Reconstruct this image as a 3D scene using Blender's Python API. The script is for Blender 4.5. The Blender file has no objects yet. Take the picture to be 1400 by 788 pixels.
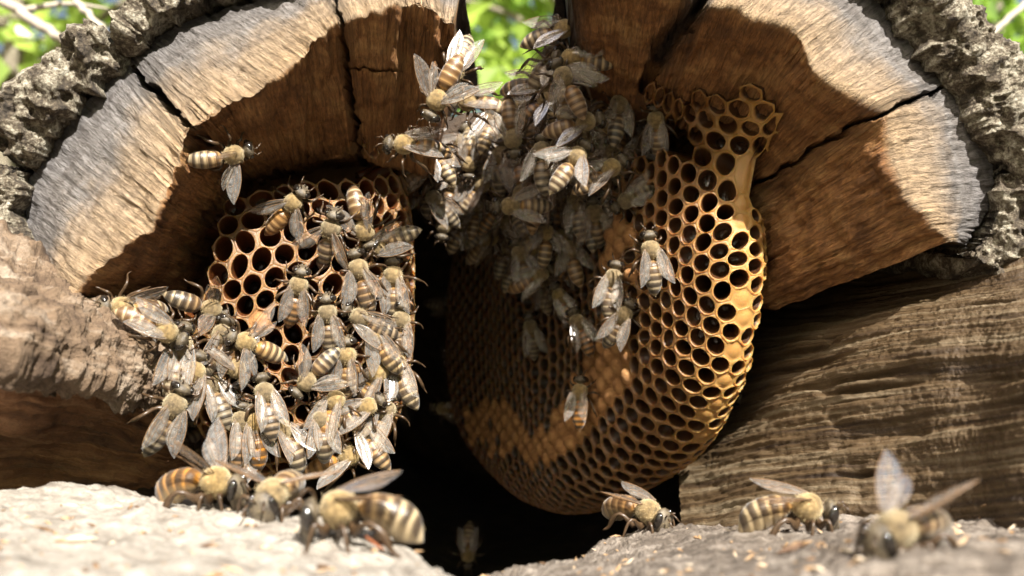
import bpy, math, random
import numpy as np
from mathutils import Vector, Matrix
from mathutils.bvhtree import BVHTree

# ------------------------------------------------------------------ camera, sky, sun, exposure
# 1 unit = 1 cm.  Camera at the origin looking along +Y, Z up.
random.seed(7); rng = np.random.default_rng(7)
scene = bpy.context.scene
C = scene.collection
F = 1345.0                                     # focal length in photo pixels (1400 wide)

cam_d = bpy.data.cameras.new('camera'); cam = bpy.data.objects.new('camera', cam_d)
C.objects.link(cam)
cam.location = (0, 0, 0); cam.rotation_euler = (math.radians(90), 0, 0)
cam_d.sensor_width = 36.0; cam_d.lens = 36.0*F/1400.0
cam_d.clip_start = 0.5; cam_d.clip_end = 5000
cam_d.dof.use_dof = True; cam_d.dof.focus_distance = 18.6
cam_d.dof.aperture_fstop = (cam_d.lens/1000.0)/0.15
cam_d.dof.aperture_blades = 0
scene.camera = cam

SUN_EL, SUN_AZ = 45.0, 25.0                    # the sun stands behind the camera, well to its right
w = bpy.data.worlds.new('World'); scene.world = w; w.use_nodes = True
nt = w.node_tree; nt.nodes.clear()
sky = nt.nodes.new('ShaderNodeTexSky'); sky.sky_type = 'NISHITA'; sky.sun_disc = False
sky.sun_elevation = math.radians(SUN_EL)
sky.sun_rotation = math.radians(180 + SUN_AZ)
sky.dust_density = 7.0
bg = nt.nodes.new('ShaderNodeBackground'); bg.inputs['Strength'].default_value = 0.052
wo = nt.nodes.new('ShaderNodeOutputWorld')
nt.links.new(sky.outputs[0], bg.inputs[0]); nt.links.new(bg.outputs[0], wo.inputs[0])

sd = bpy.data.lights.new('sun', 'SUN'); so = bpy.data.objects.new('sun', sd); C.objects.link(so)
sd.energy = 5.0; sd.angle = math.radians(0.6); sd.color = (1.0, 0.955, 0.88)
el, az = math.radians(SUN_EL), math.radians(SUN_AZ)
to_sun = Vector((math.sin(az)*math.cos(el), -math.cos(az)*math.cos(el), math.sin(el)))
so.rotation_euler = to_sun.to_track_quat('Z', 'Y').to_euler()
so.location = to_sun*100

scene.view_settings.view_transform = 'Standard'; scene.view_settings.look = 'None'
scene.view_settings.exposure = 1.62; scene.view_settings.gamma = 1.0
scene.cycles.use_denoising = True
scene.cycles.max_bounces = 8; scene.cycles.transparent_max_bounces = 16
scene.cycles.sample_clamp_indirect = 6.0

# ------------------------------------------------------------------ helpers
def at(px, py, Y):
    return ((px-700.0)/F*Y, Y, (394.0-py)/F*Y)
def proj(p):
    return (700.0+F*p[0]/p[1], 394.0-F*p[2]/p[1])

def tag(o, label=None, cat=None, group=None, kind=None):
    if label: o['label'] = label
    if cat: o['category'] = cat
    if group: o['group'] = group
    if kind: o['kind'] = kind
    return o
def empty(name, loc=(0, 0, 0)):
    o = bpy.data.objects.new(name, None); C.objects.link(o); o.location = loc
    o.empty_display_size = 0.2
    return o
def mesh_data(name, v, f, mats=(), mi=None, smooth=True, uv=None, attrs=None):
    me = bpy.data.meshes.new(name)
    me.from_pydata([tuple(map(float, p)) for p in v], [], [tuple(map(int, q)) for q in f])
    for m in mats: me.materials.append(m)
    if mi is not None: me.polygons.foreach_set('material_index', np.asarray(mi, dtype=np.int32))
    if smooth: me.polygons.foreach_set('use_smooth', np.ones(len(me.polygons), dtype=bool))
    if uv is not None:
        ul = me.uv_layers.new(name='UVMap')
        li = np.empty(len(me.loops), dtype=np.int32); me.loops.foreach_get('vertex_index', li)
        ul.data.foreach_set('uv', np.asarray(uv, dtype=np.float32)[li].ravel())
    for k, a in (attrs or {}).items():
        at_ = me.attributes.new(k, 'FLOAT', 'POINT'); at_.data.foreach_set('value', np.asarray(a, dtype=np.float32))
    me.update()
    return me
def obj(name, me, parent=None):
    o = bpy.data.objects.new(name, me); C.objects.link(o)
    if parent is not None: o.parent = parent
    return o

# value noise
def _hash(ix, iy, iz):
    h = (ix*374761393 + iy*668265263 + iz*2147483647) & 0xffffffff
    h = ((h ^ (h >> 13))*1274126177) & 0xffffffff
    return ((h ^ (h >> 16)) & 0xffff)/65535.0
def vnoise(p):
    p = np.asarray(p, float); i = np.floor(p).astype(np.int64); f = p-i; f = f*f*f*(f*(f*6-15)+10)
    r = 0
    for dx in (0, 1):
        for dy in (0, 1):
            for dz in (0, 1):
                wt = (f[..., 0] if dx else 1-f[..., 0])*(f[..., 1] if dy else 1-f[..., 1])*(f[..., 2] if dz else 1-f[..., 2])
                r = r + wt*_hash(i[..., 0]+dx, i[..., 1]+dy, i[..., 2]+dz)
    return r*2-1
def fbm(p, s=1.0, oct=4, gain=0.5, seed=0):
    p = np.asarray(p, float)*s + seed*17.31; a = 1; r = 0; n = 0
    for k in range(oct):
        r = r + a*vnoise(p); n += a; a *= gain; p = p*2.03+5.7
    return r/n
def ridged(p, s=1.0, oct=4, seed=0):
    p = np.asarray(p, float)*s + seed*11.7; a = 1; r = 0; n = 0
    for k in range(oct):
        r = r + a*(1-np.abs(vnoise(p))*2); n += a; a *= .55; p = p*2.1+3.1
    return r/n

def crom(P, n, closed=False):
    P = np.asarray(P, float)
    if closed: Q = np.vstack([P[-1:], P, P[:2]]); m = len(P)
    else: Q = np.vstack([2*P[0]-P[1], P, 2*P[-1]-P[-2]]); m = len(P)-1
    t = np.linspace(0, m, n, endpoint=not closed); i = np.minimum(t.astype(int), m-1); f = (t-i)[:, None]
    a, b, c, d = Q[i], Q[i+1], Q[i+2], Q[i+3]
    return .5*((2*b)+(c-a)*f+(2*a-5*b+4*c-d)*f**2+(3*b-a-3*c+d)*f**3)

def polydist(xz, line):
    """distance of points (n,2) to a polyline, and the parameter 0..1 along it"""
    L = np.asarray(line, float); best = np.full(xz.shape[:-1], 1e9); par = np.zeros(xz.shape[:-1])
    seg = np.linalg.norm(L[1:]-L[:-1], axis=1); cum = np.concatenate([[0], np.cumsum(seg)]); tot = cum[-1]
    for k in range(len(L)-1):
        d = L[k+1]-L[k]; t = np.clip(((xz-L[k])@d)/(d@d), 0, 1)
        q = np.linalg.norm(xz-(L[k]+t[..., None]*d), axis=-1)
        m = q < best; best = np.where(m, q, best); par = np.where(m, (cum[k]+t*seg[k])/tot, par)
    return best, par

def grid_normals(G):
    du = np.gradient(G, axis=1); dv = np.gradient(G, axis=0)
    n = np.cross(du, dv); n /= np.maximum(np.linalg.norm(n, axis=-1, keepdims=True), 1e-9)
    return n
def grid_faces(M, N):
    idx = np.arange(M*N).reshape(M, N)
    return np.stack([idx[:-1, :-1], idx[1:, :-1], idx[1:, 1:], idx[:-1, 1:]], -1).reshape(-1, 4)
def grid_uv(G):
    M, N = G.shape[:2]
    u = np.concatenate([np.zeros((M, 1)), np.cumsum(np.linalg.norm(np.diff(G, axis=1), axis=-1), axis=1)], 1)
    u = np.repeat(u[M//2:M//2+1], M, 0)
    v = np.concatenate([np.zeros((1, N)), np.cumsum(np.linalg.norm(np.diff(G, axis=0), axis=-1), axis=0)], 0)
    return np.stack([u, v], -1)
def loft(rows, N, sub, smooth_rows=False):
    """rows: lists of world points; N columns, sub: subdivisions for every row gap"""
    R = np.stack([crom(r, N) for r in rows])
    if smooth_rows:
        tot = sum(sub) + 1
        return np.stack([crom(R[:, k], tot) for k in range(N)], 1), None
    out = []; band = []
    for k in range(len(rows)-1):
        for t in np.linspace(0, 1, sub[k], endpoint=False):
            out.append(R[k]*(1-t)+R[k+1]*t); band.append(k+t)
    out.append(R[-1]); band.append(len(rows)-1)
    return np.stack(out), np.array(band)
def grid_object(name, G, mat, parent, uv=None, attrs=None):
    M, N = G.shape[:2]
    uv = grid_uv(G) if uv is None else uv
    me = mesh_data(name, G.reshape(-1, 3), grid_faces(M, N), [mat], uv=uv.reshape(-1, 2),
                   attrs={k: a.ravel() for k, a in (attrs or {}).items()})
    return obj(name, me, parent)

# ------------------------------------------------------------------ materials
class NT:
    def __init__(s, name):
        s.m = bpy.data.materials.new(name); s.m.use_nodes = True; s.t = s.m.node_tree; s.t.nodes.clear()
        s.out = s.n('ShaderNodeOutputMaterial')
    def n(s, typ, **kw):
        o = s.t.nodes.new(typ)
        for k, v in kw.items(): setattr(o, k, v)
        return o
    def set(s, sock, v):
        if hasattr(v, 'outputs'): v = v.outputs[0]
        if isinstance(v, bpy.types.NodeSocket): s.t.links.new(v, sock)
        else:
            if isinstance(v, (tuple, list)) and len(v) == 3 and sock.type == 'RGBA': v = (*v, 1)
            sock.default_value = v
    def math(s, op, a, b=None, clamp=False):
        o = s.n('ShaderNodeMath', operation=op, use_clamp=clamp); s.set(o.inputs[0], a)
        if b is not None: s.set(o.inputs[1], b)
        return o.outputs[0]
    def mix(s, f, a, b, bt='MIX'):
        o = s.n('ShaderNodeMix', data_type='RGBA', blend_type=bt); s.set(o.inputs[0], f); s.set(o.inputs[6], a); s.set(o.inputs[7], b)
        return o.outputs[2]
    def ramp(s, f, stops):
        o = s.n('ShaderNodeValToRGB'); e = o.color_ramp.elements
        while len(e) < len(stops): e.new(0.5)
        for q, (p, c) in zip(e, stops): q.position = p; q.color = (*c, 1) if len(c) == 3 else c
        s.set(o.inputs[0], f); return o.outputs[0]
    def rng(s, f, a, b, c=0.0, d=1.0):
        o = s.n('ShaderNodeMapRange'); s.set(o.inputs[0], f)
        for k, v in zip((1, 2, 3, 4), (a, b, c, d)): o.inputs[k].default_value = v
        return o.outputs[0]
    def coord(s, kind='Object', scale=(1, 1, 1)):
        o = s.n('ShaderNodeTexCoord'); m = s.n('ShaderNodeMapping'); s.t.links.new(o.outputs[kind], m.inputs[0])
        m.inputs['Scale'].default_value = scale; return m.outputs[0]
    def noise(s, vec, scale, detail=4, rough=.55, dist=0.0):
        o = s.n('ShaderNodeTexNoise'); s.t.links.new(vec, o.inputs['Vector']); o.inputs['Scale'].default_value = scale
        o.inputs['Detail'].default_value = detail; o.inputs['Roughness'].default_value = rough; o.inputs['Distortion'].default_value = dist
        return o.outputs[0]
    def voro(s, vec, scale, feature='F1', rand=1.0):
        o = s.n('ShaderNodeTexVoronoi', feature=feature); s.t.links.new(vec, o.inputs['Vector']); o.inputs['Scale'].default_value = scale
        o.inputs['Randomness'].default_value = rand
        return o.outputs[0]
    def attr(s, name):
        o = s.n('ShaderNodeAttribute', attribute_name=name); return o.outputs['Fac']
    def objrand(s):
        return s.n('ShaderNodeObjectInfo').outputs['Random']
    def bump(s, h, strength, dist, prev=None):
        o = s.n('ShaderNodeBump'); o.inputs['Strength'].default_value = strength; o.inputs['Distance'].default_value = dist
        s.set(o.inputs['Height'], h)
        if prev is not None: s.set(o.inputs['Normal'], prev)
        return o.outputs[0]
    def pbsdf(s, **kw):
        o = s.n('ShaderNodeBsdfPrincipled')
        for k, v in kw.items(): s.set(o.inputs[k.replace('_', ' ')], v)
        return o
    def done(s, sh):
        s.t.links.new(sh.outputs[0] if hasattr(sh, 'outputs') else sh, s.out.inputs[0]); return s.m

def hsv(n, col, h=.5, s_=1.0, v=1.0):
    o = n.n('ShaderNodeHueSaturation'); n.set(o.inputs['Hue'], h); n.set(o.inputs['Saturation'], s_); n.set(o.inputs['Value'], v)
    n.set(o.inputs['Color'], col); return o.outputs[0]

def mat_cutwood():
    """cut end of the log: weathered grey rim, tan towards the broken ridge, orange-brown inner bevel"""
    n = NT('cut_log_wood'); uv = n.coord('UV'); ob = n.coord('Object')
    band = n.attr('band')
    dis = n.noise(ob, 1.6, 4, .6)
    b = n.math('ADD', band, n.math('MULTIPLY', n.math('SUBTRACT', dis, .5), .5))
    face = n.ramp(n.rng(b, 0.0, 1.0), [(0, (.155, .146, .148)), (.38, (.19, .173, .162)), (.62, (.31, .232, .155)), (1, (.37, .255, .142))])
    nb = n.noise(ob, 1.3, 5, .65)
    bev = n.ramp(nb, [(.25, (.14, .055, .018)), (.5, (.40, .185, .064)), (.75, (.58, .335, .135))])
    col = n.mix(n.rng(band, .985, 1.03), face, bev)
    col = n.mix(n.math('MULTIPLY', n.attr('char'), .88), col, (.018, .016, .015))
    su = n.n('ShaderNodeMapping'); n.t.links.new(uv, su.inputs[0]); su.inputs['Scale'].default_value = (15, 1.6, 1)
    st = n.noise(su.outputs[0], 1.0, 5, .65, .6)
    su2 = n.n('ShaderNodeMapping'); n.t.links.new(uv, su2.inputs[0]); su2.inputs['Scale'].default_value = (30, 7, 1)
    st2 = n.noise(su2.outputs[0], 1.0, 3, .6, .9)
    col = n.mix(.9, col, n.ramp(st, [(.3, (.36, .34, .32)), (.6, (1, 1, 1))]), 'MULTIPLY')
    col = n.mix(.8, col, n.ramp(st2, [(.32, (.5, .47, .44)), (.6, (1, 1, 1))]), 'MULTIPLY')
    rv = n.n('ShaderNodeMapping'); n.t.links.new(uv, rv.inputs[0]); rv.inputs['Scale'].default_value = (.35, 5.5, 1)
    rings = n.noise(rv.outputs[0], 1.0, 3, .6, .4)
    col = n.mix(.55, col, n.ramp(rings, [(.36, (.55, .5, .46)), (.56, (1, 1, 1))]), 'MULTIPLY')
    grit = n.noise(ob, 30, 3, .7)
    h = n.math('ADD', n.math('MULTIPLY', st, .6), n.math('MULTIPLY', st2, .55))
    nb_ = n.bump(h, 1.0, .09); nb_ = n.bump(grit, .6, .03, nb_)
    return n.done(n.pbsdf(Base_Color=col, Roughness=.62, Normal=nb_, Specular_IOR_Level=.45))

def mat_bark():
    n = NT('lichen_bark'); ob = n.coord('Object')
    a = n.noise(ob, 2.2, 6, .65); b = n.noise(ob, 14, 5, .7); v = n.voro(ob, 9, 'F1')
    col = n.ramp(n.math('ADD', n.math('MULTIPLY', a, .6), n.math('MULTIPLY', b, .4)),
                 [(.39, (.03, .022, .015)), (.48, (.10, .075, .048)), (.54, (.28, .245, .18)), (.62, (.52, .48, .39))])
    h = n.math('ADD', b, n.math('MULTIPLY', v, .5))
    return n.done(n.pbsdf(Base_Color=col, Roughness=.9, Normal=n.bump(h, 1.0, .12)))

def mat_rotwood(name, dark, mid, light, su=(1.2, 9, 1), uvk='UV', bump=.12, rough=.8, blot=.38):
    """long-grained old wood; streaks run along U"""
    n = NT(name); uv = n.coord(uvk, su); ob = n.coord('Object')
    a = n.noise(uv, 1.0, 6, .62, .5); b = n.noise(ob, 1.1, 4, .6); g = n.noise(ob, 24, 4, .7)
    f = n.math('ADD', n.math('MULTIPLY', a, 1-blot), n.math('MULTIPLY', b, blot))
    col = n.ramp(f, [(.34, dark), (.5, mid), (.66, light)])
    col = n.mix(.55, col, n.ramp(g, [(.3, (.4, .38, .36)), (.6, (1, 1, 1))]), 'MULTIPLY')
    h = n.math('ADD', a, n.math('MULTIPLY', g, .35))
    return n.done(n.pbsdf(Base_Color=col, Roughness=rough, Normal=n.bump(h, 1.0, bump)))

def mat_wax(name, rim, wall, sss=.35, gloss=.38, old=(.135, .072, .035)):  # old: brood-wax brown that also carries the painted shade
    n = NT(name); ob = n.coord('Object')
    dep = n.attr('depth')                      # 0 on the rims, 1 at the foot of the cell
    a = n.noise(ob, 3.0, 4, .6); f = n.noise(ob, 26, 3, .6)
    st_ = n.noise(ob, 11, 4, .7)
    rc = n.mix(n.rng(a, .3, .7), tuple(c*.55 for c in rim), tuple(min(1, c*1.25) for c in rim))
    rc = n.mix(n.rng(st_, .5, .75, 0, .7), rc, tuple(c*.35 for c in rim))
    rc = n.mix(n.rng(n.objrand(), 0, 1, 0, .35), rc, tuple(c*.6 for c in rim))
    age_shade0 = n.attr('age'); age = n.math('MAXIMUM', age_shade0, 0.0); rc = n.mix(age, rc, old); rc = n.mix(n.math('MULTIPLY', age_shade0, -1.0, True), rc, (.40, .215, .065))   # old brood wax, plus shade painted into the far cells; margin new and pale
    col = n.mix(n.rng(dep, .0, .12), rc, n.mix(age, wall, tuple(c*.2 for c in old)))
    wv = n.n('ShaderNodeTexWave', wave_type='BANDS'); n.set(wv.inputs['Vector'], n.coord('Object', (1, 1, 1)))
    wv.inputs['Scale'].default_value = 14; wv.inputs['Distortion'].default_value = 6
    hh = n.math('ADD', f, n.math('MULTIPLY', wv.outputs['Fac'], .3))
    p = n.pbsdf(Base_Color=col, Roughness=gloss, Normal=n.bump(hh, .5, .02), Specular_IOR_Level=.5,
                Subsurface_Weight=sss, Subsurface_Radius=(.5, .17, .03), Subsurface_Scale=.35)
    return n.done(p)
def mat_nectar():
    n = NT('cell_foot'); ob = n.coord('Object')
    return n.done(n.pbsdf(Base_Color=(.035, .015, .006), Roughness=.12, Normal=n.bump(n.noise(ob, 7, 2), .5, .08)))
def mat_capping():
    n = NT('brood_capping'); ob = n.coord('Object')
    a = n.noise(ob, 3.5, 5, .65); b = n.noise(ob, 22, 4, .7)
    col = n.ramp(a, [(.3, (.20, .085, .025)), (.5, (.37, .175, .06)), (.72, (.50, .28, .11))])
    return n.done(n.pbsdf(Base_Color=col, Roughness=.75, Normal=n.bump(n.math('ADD', a, b), .9, .06)))

def mat_thorax():
    n = NT('bee_thorax'); ob = n.coord('Object')
    a = n.noise(ob, 9, 4, .7)
    col = n.ramp(a, [(.3, (.07, .044, .018)), (.5, (.22, .15, .066)), (.7, (.40, .295, .15))])
    col = hsv(n, col, .5, n.rng(n.objrand(), 0, 1, .95, 1.15), n.rng(n.objrand(), 0, 1, .6, 1.05))
    return n.done(n.pbsdf(Base_Color=col, Roughness=.7, Normal=n.bump(n.noise(ob, 60, 3), .8, .03),
                          Sheen_Weight=.6, Sheen_Roughness=.4, Sheen_Tint=(.9, .8, .55, 1)))
def mat_abdomen():
    n = NT('bee_abdomen'); ob = n.coord('Object')
    seg = n.attr('seg'); tt = n.attr('along')
    s2 = n.math('ADD', seg, n.math('MULTIPLY', n.math('SUBTRACT', n.noise(ob, 12, 3), .5), .22))
    s2 = n.math('ADD', s2, n.rng(n.math('FRACT', n.math('MULTIPLY', n.objrand(), 5.1)), 0, 1, -.12, .16))
    pale = n.mix(n.rng(tt, 0, .55), (.36, .21, .08), (.40, .315, .20))
    pale = n.mix(n.rng(n.math('FRACT', n.math('MULTIPLY', n.objrand(), 7.3)), .6, 1), pale, (.34, .16, .05))
    dark = n.mix(n.rng(tt, 0, .6), (.095, .048, .02), (.032, .022, .015))
    dark = n.mix(n.rng(n.math('FRACT', n.math('MULTIPLY', n.objrand(), 3.7)), .5, 1), dark, (.12, .06, .024))
    col = n.mix(n.ramp(s2, [(.0, (.55, .55, .55)), (.14, (1, 1, 1)), (.30, (.8, .8, .8)), (.46, (.15, .15, .15)), (.8, (0, 0, 0)), (1.0, (.2, .2, .2))]), dark, pale)
    under = n.attr('under')
    col = n.mix(n.math('MULTIPLY', under, .8), col, (.26, .19, .10))
    col = hsv(n, col, .5, n.rng(n.objrand(), 0, 1, .95, 1.15), n.rng(n.objrand(), 0, 1, .55, 1.05))
    return n.done(n.pbsdf(Base_Color=col, Roughness=.36, Specular_IOR_Level=.6, Normal=n.bump(n.noise(ob, 70, 2), .35, .015),
                          Sheen_Weight=.25, Sheen_Roughness=.4))
def mat_head():
    n = NT('bee_head'); ob = n.coord('Object')
    col = n.ramp(n.noise(ob, 10, 3), [(.3, (.035, .026, .018)), (.7, (.14, .11, .07))])
    return n.done(n.pbsdf(Base_Color=col, Roughness=.42, Normal=n.bump(n.noise(ob, 60, 3), .6, .02)))
def mat_simple(name, col, rough, spec=.5, **kw):
    n = NT(name); ob = n.coord('Object')
    c = n.mix(n.rng(n.noise(ob, 18, 3), .3, .7), tuple(v*.7 for v in col), tuple(min(1, v*1.25) for v in col))
    return n.done(n.pbsdf(Base_Color=c, Roughness=rough, Specular_IOR_Level=spec, **kw))
def mat_wing():
    n = NT('bee_wing'); uv = n.coord('UV', (1, 1, 1))
    col = n.mix(n.rng(n.noise(uv, 4, 3), .3, .7), (.80, .76, .70), (.90, .88, .85))
    p = n.pbsdf(Base_Color=col, Roughness=.16, Specular_IOR_Level=1.0, Normal=n.bump(n.noise(uv, 5, 2), .3, .02))
    tl = n.n('ShaderNodeBsdfTranslucent'); n.set(tl.inputs[0], col)
    mx0 = n.n('ShaderNodeMixShader'); n.set(mx0.inputs[0], .3); n.t.links.new(p.outputs[0], mx0.inputs[1]); n.t.links.new(tl.outputs[0], mx0.inputs[2])
    tr = n.n('ShaderNodeBsdfTransparent'); n.set(tr.inputs[0], (.97, .93, .86))
    mx = n.n('ShaderNodeMixShader'); n.set(mx.inputs[0], n.rng(n.noise(uv, 2, 2), .3, .7, .09, .22))
    n.t.links.new(tr.outputs[0], mx.inputs[1]); n.t.links.new(mx0.outputs[0], mx.inputs[2])
    gl = n.n('ShaderNodeBsdfGlossy'); gl.inputs['Roughness'].default_value = .18
    fr = n.n('ShaderNodeFresnel'); fr.inputs['IOR'].default_value = 1.5; n.set(fr.inputs['Normal'], n.bump(n.noise(uv, 5, 2), .3, .02))
    mg = n.n('ShaderNodeMixShader'); n.set(mg.inputs[0], n.math('MULTIPLY', fr.outputs[0], .55, True))
    n.t.links.new(mx.outputs[0], mg.inputs[1]); n.t.links.new(gl.outputs[0], mg.inputs[2])
    return n.done(mg)
def mat_leaf(name, a, b):
    n = NT(name); ob = n.coord('Object')
    col = n.mix(n.rng(n.noise(ob, .12, 3), .3, .7), a, b)
    p = n.pbsdf(Base_Color=col, Roughness=.28, Specular_IOR_Level=.7)
    tl = n.n('ShaderNodeBsdfTranslucent'); n.set(tl.inputs[0], tuple(min(1, c*2.2) for c in b))
    mx = n.n('ShaderNodeMixShader'); n.set(mx.inputs[0], .45)
    n.t.links.new(p.outputs[0], mx.inputs[1]); n.t.links.new(tl.outputs[0], mx.inputs[2])
    return n.done(mx)

M_CUT = mat_cutwood(); M_BARK = mat_bark()
M_LIP = mat_rotwood('crumbling_lip_wood', (.042, .021, .010), (.18, .118, .07), (.42, .345, .265), (.5, 2.4, 1), bump=.16)
M_SILLW = mat_rotwood('bleached_wood', (.14, .11, .085), (.33, .295, .25), (.47, .435, .385), (2.0, 3.0, 1), bump=.10)
M_SILLD = mat_rotwood('gritty_wood', (.05, .036, .026), (.16, .128, .10), (.36, .31, .26), (.9, 5.0, 1), bump=.12)
M_WALL = mat_rotwood('old_grained_wood', (.026, .014, .007), (.095, .058, .025), (.23, .18, .115), (.10, 5.0, 1), bump=.08, rough=.55, blot=.12)
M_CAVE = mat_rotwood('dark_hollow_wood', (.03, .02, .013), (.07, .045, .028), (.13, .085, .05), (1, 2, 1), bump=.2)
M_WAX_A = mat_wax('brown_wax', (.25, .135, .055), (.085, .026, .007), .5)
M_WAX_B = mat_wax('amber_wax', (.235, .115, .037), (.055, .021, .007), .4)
M_FOOT = mat_nectar(); M_CAP = mat_capping()
M_THO, M_ABD, M_HEAD = mat_thorax(), mat_abdomen(), mat_head()
M_EYE = mat_simple('bee_eye', (.012, .009, .007), .12, .8)
M_LEG = mat_simple('bee_leg', (.055, .032, .016), .38, .5)
M_FUZZ = mat_simple('bee_fuzz', (.40, .305, .165), .6, .3)
M_WING = mat_wing(); M_VEIN = mat_simple('wing_vein', (.15, .085, .04), .4)
M_LEAF = mat_leaf('leaf_green', (.09, .17, .02), (.19, .30, .04)); M_LEAF2 = mat_leaf('leaf_bright', (.14, .23, .03), (.28, .37, .07))
M_TRUNK = mat_bark(); M_TRUNK.name = 'tree_bark'
M_BRANCH = mat_simple('pale_twig_bark', (.36, .31, .25), .85)

# ------------------------------------------------------------------ ground
def ground():
    n = NT('forest_floor'); ob = n.coord('Object')
    a = n.noise(ob, .05, 6, .6)
    col = n.ramp(a, [(.3, (.05, .035, .02)), (.5, (.09, .07, .035)), (.7, (.06, .09, .025))])
    m = n.done(n.pbsdf(Base_Color=col, Roughness=.95, Normal=n.bump(n.noise(ob, .4, 4), 1, 1.0)))
    xs = np.concatenate([-np.geomspace(3000, 20, 30), np.linspace(-18, 18, 8), np.geomspace(20, 3000, 30)])
    X, Yg = np.meshgrid(xs, xs); Z = -13.6 + fbm(np.stack([X, Yg, X*0], -1), .02, 3)*2.0*np.clip((np.hypot(X, Yg-25)-25)/60, 0, 1)
    G = np.stack([X, Yg, Z], -1)
    o = grid_object('ground', G, m, None, uv=np.stack([X, Yg], -1)*.01)
    tag(o, kind='structure')
ground()

# ------------------------------------------------------------------ cut log sections
surfs = []                                    # (verts, faces) of everything bees can stand on
def remember(o):
    me = o.data
    v = np.empty(len(me.vertices)*3); me.vertices.foreach_get('co', v)
    surfs.append((v.reshape(-1, 3), [tuple(p.vertices) for p in me.polygons]))
    return o

def jag(n, amp, seed, scale):
    s = np.linspace(0, 1, n)
    P = np.stack([s*scale, np.full(n, seed*3.7), np.zeros(n)], -1)
    return fbm(P, 1, 5, .65, seed)*amp

def log_section(name, pairs, cracks, steps, label, N, seed, side_dx, jagged, ease, char=()):
    root = empty(name, at(pairs[len(pairs)//2][1][0], pairs[len(pairs)//2][1][1], 19))
    base = np.array(root.location)
    O = [at(*p[0]) for p in pairs]; R = [at(*p[1]) for p in pairs]; I = [at(*p[2]) for p in pairs]
    back = 33.0
    OB = [(x, back, z) for x, y, z in O]; IB = [(x+.0, back, z) for x, y, z in I]
    G, band = loft([OB, O, R, I, IB], N, [26, 95, 130, 40])
    M = len(band)
    # uneven ridge and edges
    k = np.abs(band-2.0); wr = np.exp(-(k/.30)**2)[:, None]
    rad = G[np.argmin(np.abs(band-3))] - G[np.argmin(np.abs(band-1))]; rad /= np.linalg.norm(rad, axis=1, keepdims=True)
    G = G + wr[..., None]*(jag(N, jagged, seed, 26)[None, :, None]*rad[None])
    for _ in range(ease):                         # worn, rounded ridge
        Gs = G.copy(); Gs[1:-1] = (G[:-2]+2*G[1:-1]+G[2:])/4; wq = np.exp(-((band-2.0)/.16)**2)[:, None, None]; G = G*(1-wq)+Gs*wq
    nrm = grid_normals(G)
    if nrm[np.argmin(np.abs(band-1.5)), N//2, 1] > 0: nrm = -nrm
    uv = grid_uv(G); u, v = uv[..., 0], uv[..., 1]
    bb = np.repeat(band[:, None], N, 1)
    face = ((bb > .9) & (bb < 3.1)).astype(float)
    isbev = np.clip((bb-2.0)*12, 0, 1)
    streak = fbm(np.stack([u*7, v*.9, u*0], -1), 1, 3, .6, seed)*.036
    streak2 = fbm(np.stack([u*15, v*2.6, u*0], -1), 1, 3, .6, seed+4)*.036
    lump = fbm(G, .9, 4, .55, seed+1)*.16
    chip = np.maximum(ridged(np.stack([u*1.7, v*.5, u*0], -1), 1, 3, seed+2)-.35, 0)*.22*isbev
    D = (streak+streak2)*face*(1-.6*wr) + lump - chip
    # cracks in the photograph's directions
    px = np.stack([700+F*G[..., 0]/G[..., 1], 394-F*G[..., 2]/G[..., 1]], -1)
    G0 = G + nrm*D[..., None]
    for line, wpx, depth in cracks:
        wob = np.stack([fbm(G, 2.6, 4, .6, 31), fbm(G, 2.6, 4, .6, 32)], -1)*9
        d, par = polydist(px+wob, line)
        wl = wpx*(.45+.9*np.sin(np.clip(par, .03, .97)*math.pi)**.6)*(1+.5*fbm(G, 5, 3, .6, 33))
        dig = depth*np.clip(1.15-(d/np.maximum(wl, .6))**2, 0, 1)**.5*face
        G0 = G0 + np.stack([dig*0, dig, dig*.0], -1)
    for x0, dy in steps:                       # broken, stepped end
        s = 1/(1+np.exp(-(px[..., 0]+6*fbm(G, 1.5, 3, .6, 8)-x0)/1.5))
        G0 = G0 + np.stack([s*0, s*dy, s*0], -1)
    # close both ends: columns that run back into the log
    def endcol(col, dx, dz, t):
        c = col.copy(); yb = back
        c[:, 1] = c[:, 1]+(yb-c[:, 1])*t; c[:, 0] += dx*t; c[:, 2] += dz*t
        return c
    cols0 = [endcol(G0[:, 0], side_dx[0][0], side_dx[0][1], t) for t in (1, .75, .5, .3, .15, .06)]
    cols1 = [endcol(G0[:, -1], side_dx[1][0], side_dx[1][1], t) for t in (.06, .15, .3, .5, .75, 1)]
    G1 = np.concatenate([np.stack(cols0, 1), G0, np.stack(cols1, 1)], 1)
    G1[:, :5] += (fbm(G1[:, :5], 1.2, 4)*.25)[..., None]; G1[:, -5:] += (fbm(G1[:, -5:], 1.2, 4)*.25)[..., None]
    bb1 = np.pad(bb, ((0, 0), (6, 6)), mode='edge')
    bandv = bb1-1.0                             # 0 outer edge, 1 ridge, 2 inner edge
    bandv[:, -6:] = np.maximum(bandv[:, -6:], 1.3); bandv[:, :6] = np.maximum(bandv[:, :6], 1.3)
    bandv[bb1 < 1] = 0
    px1 = np.stack([700+F*G1[..., 0]/G1[..., 1], 394-F*G1[..., 2]/G1[..., 1]], -1); ch = np.zeros(bandv.shape)
    for line, wd in char:
        dch, _ = polydist(px1, line); ch = np.maximum(ch, np.clip(1.3-dch/(wd*(1+.9*fbm(G1, 1.6, 4, .6, 77))), 0, 1))
    o = grid_object('wood', G1, M_CUT, None, attrs={'band': bandv, 'char': ch})
    remember(o)
    o.data.transform(Matrix.Translation(-Vector(base))); o.parent = root
    tag(root, label, 'log')
    return root

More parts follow.
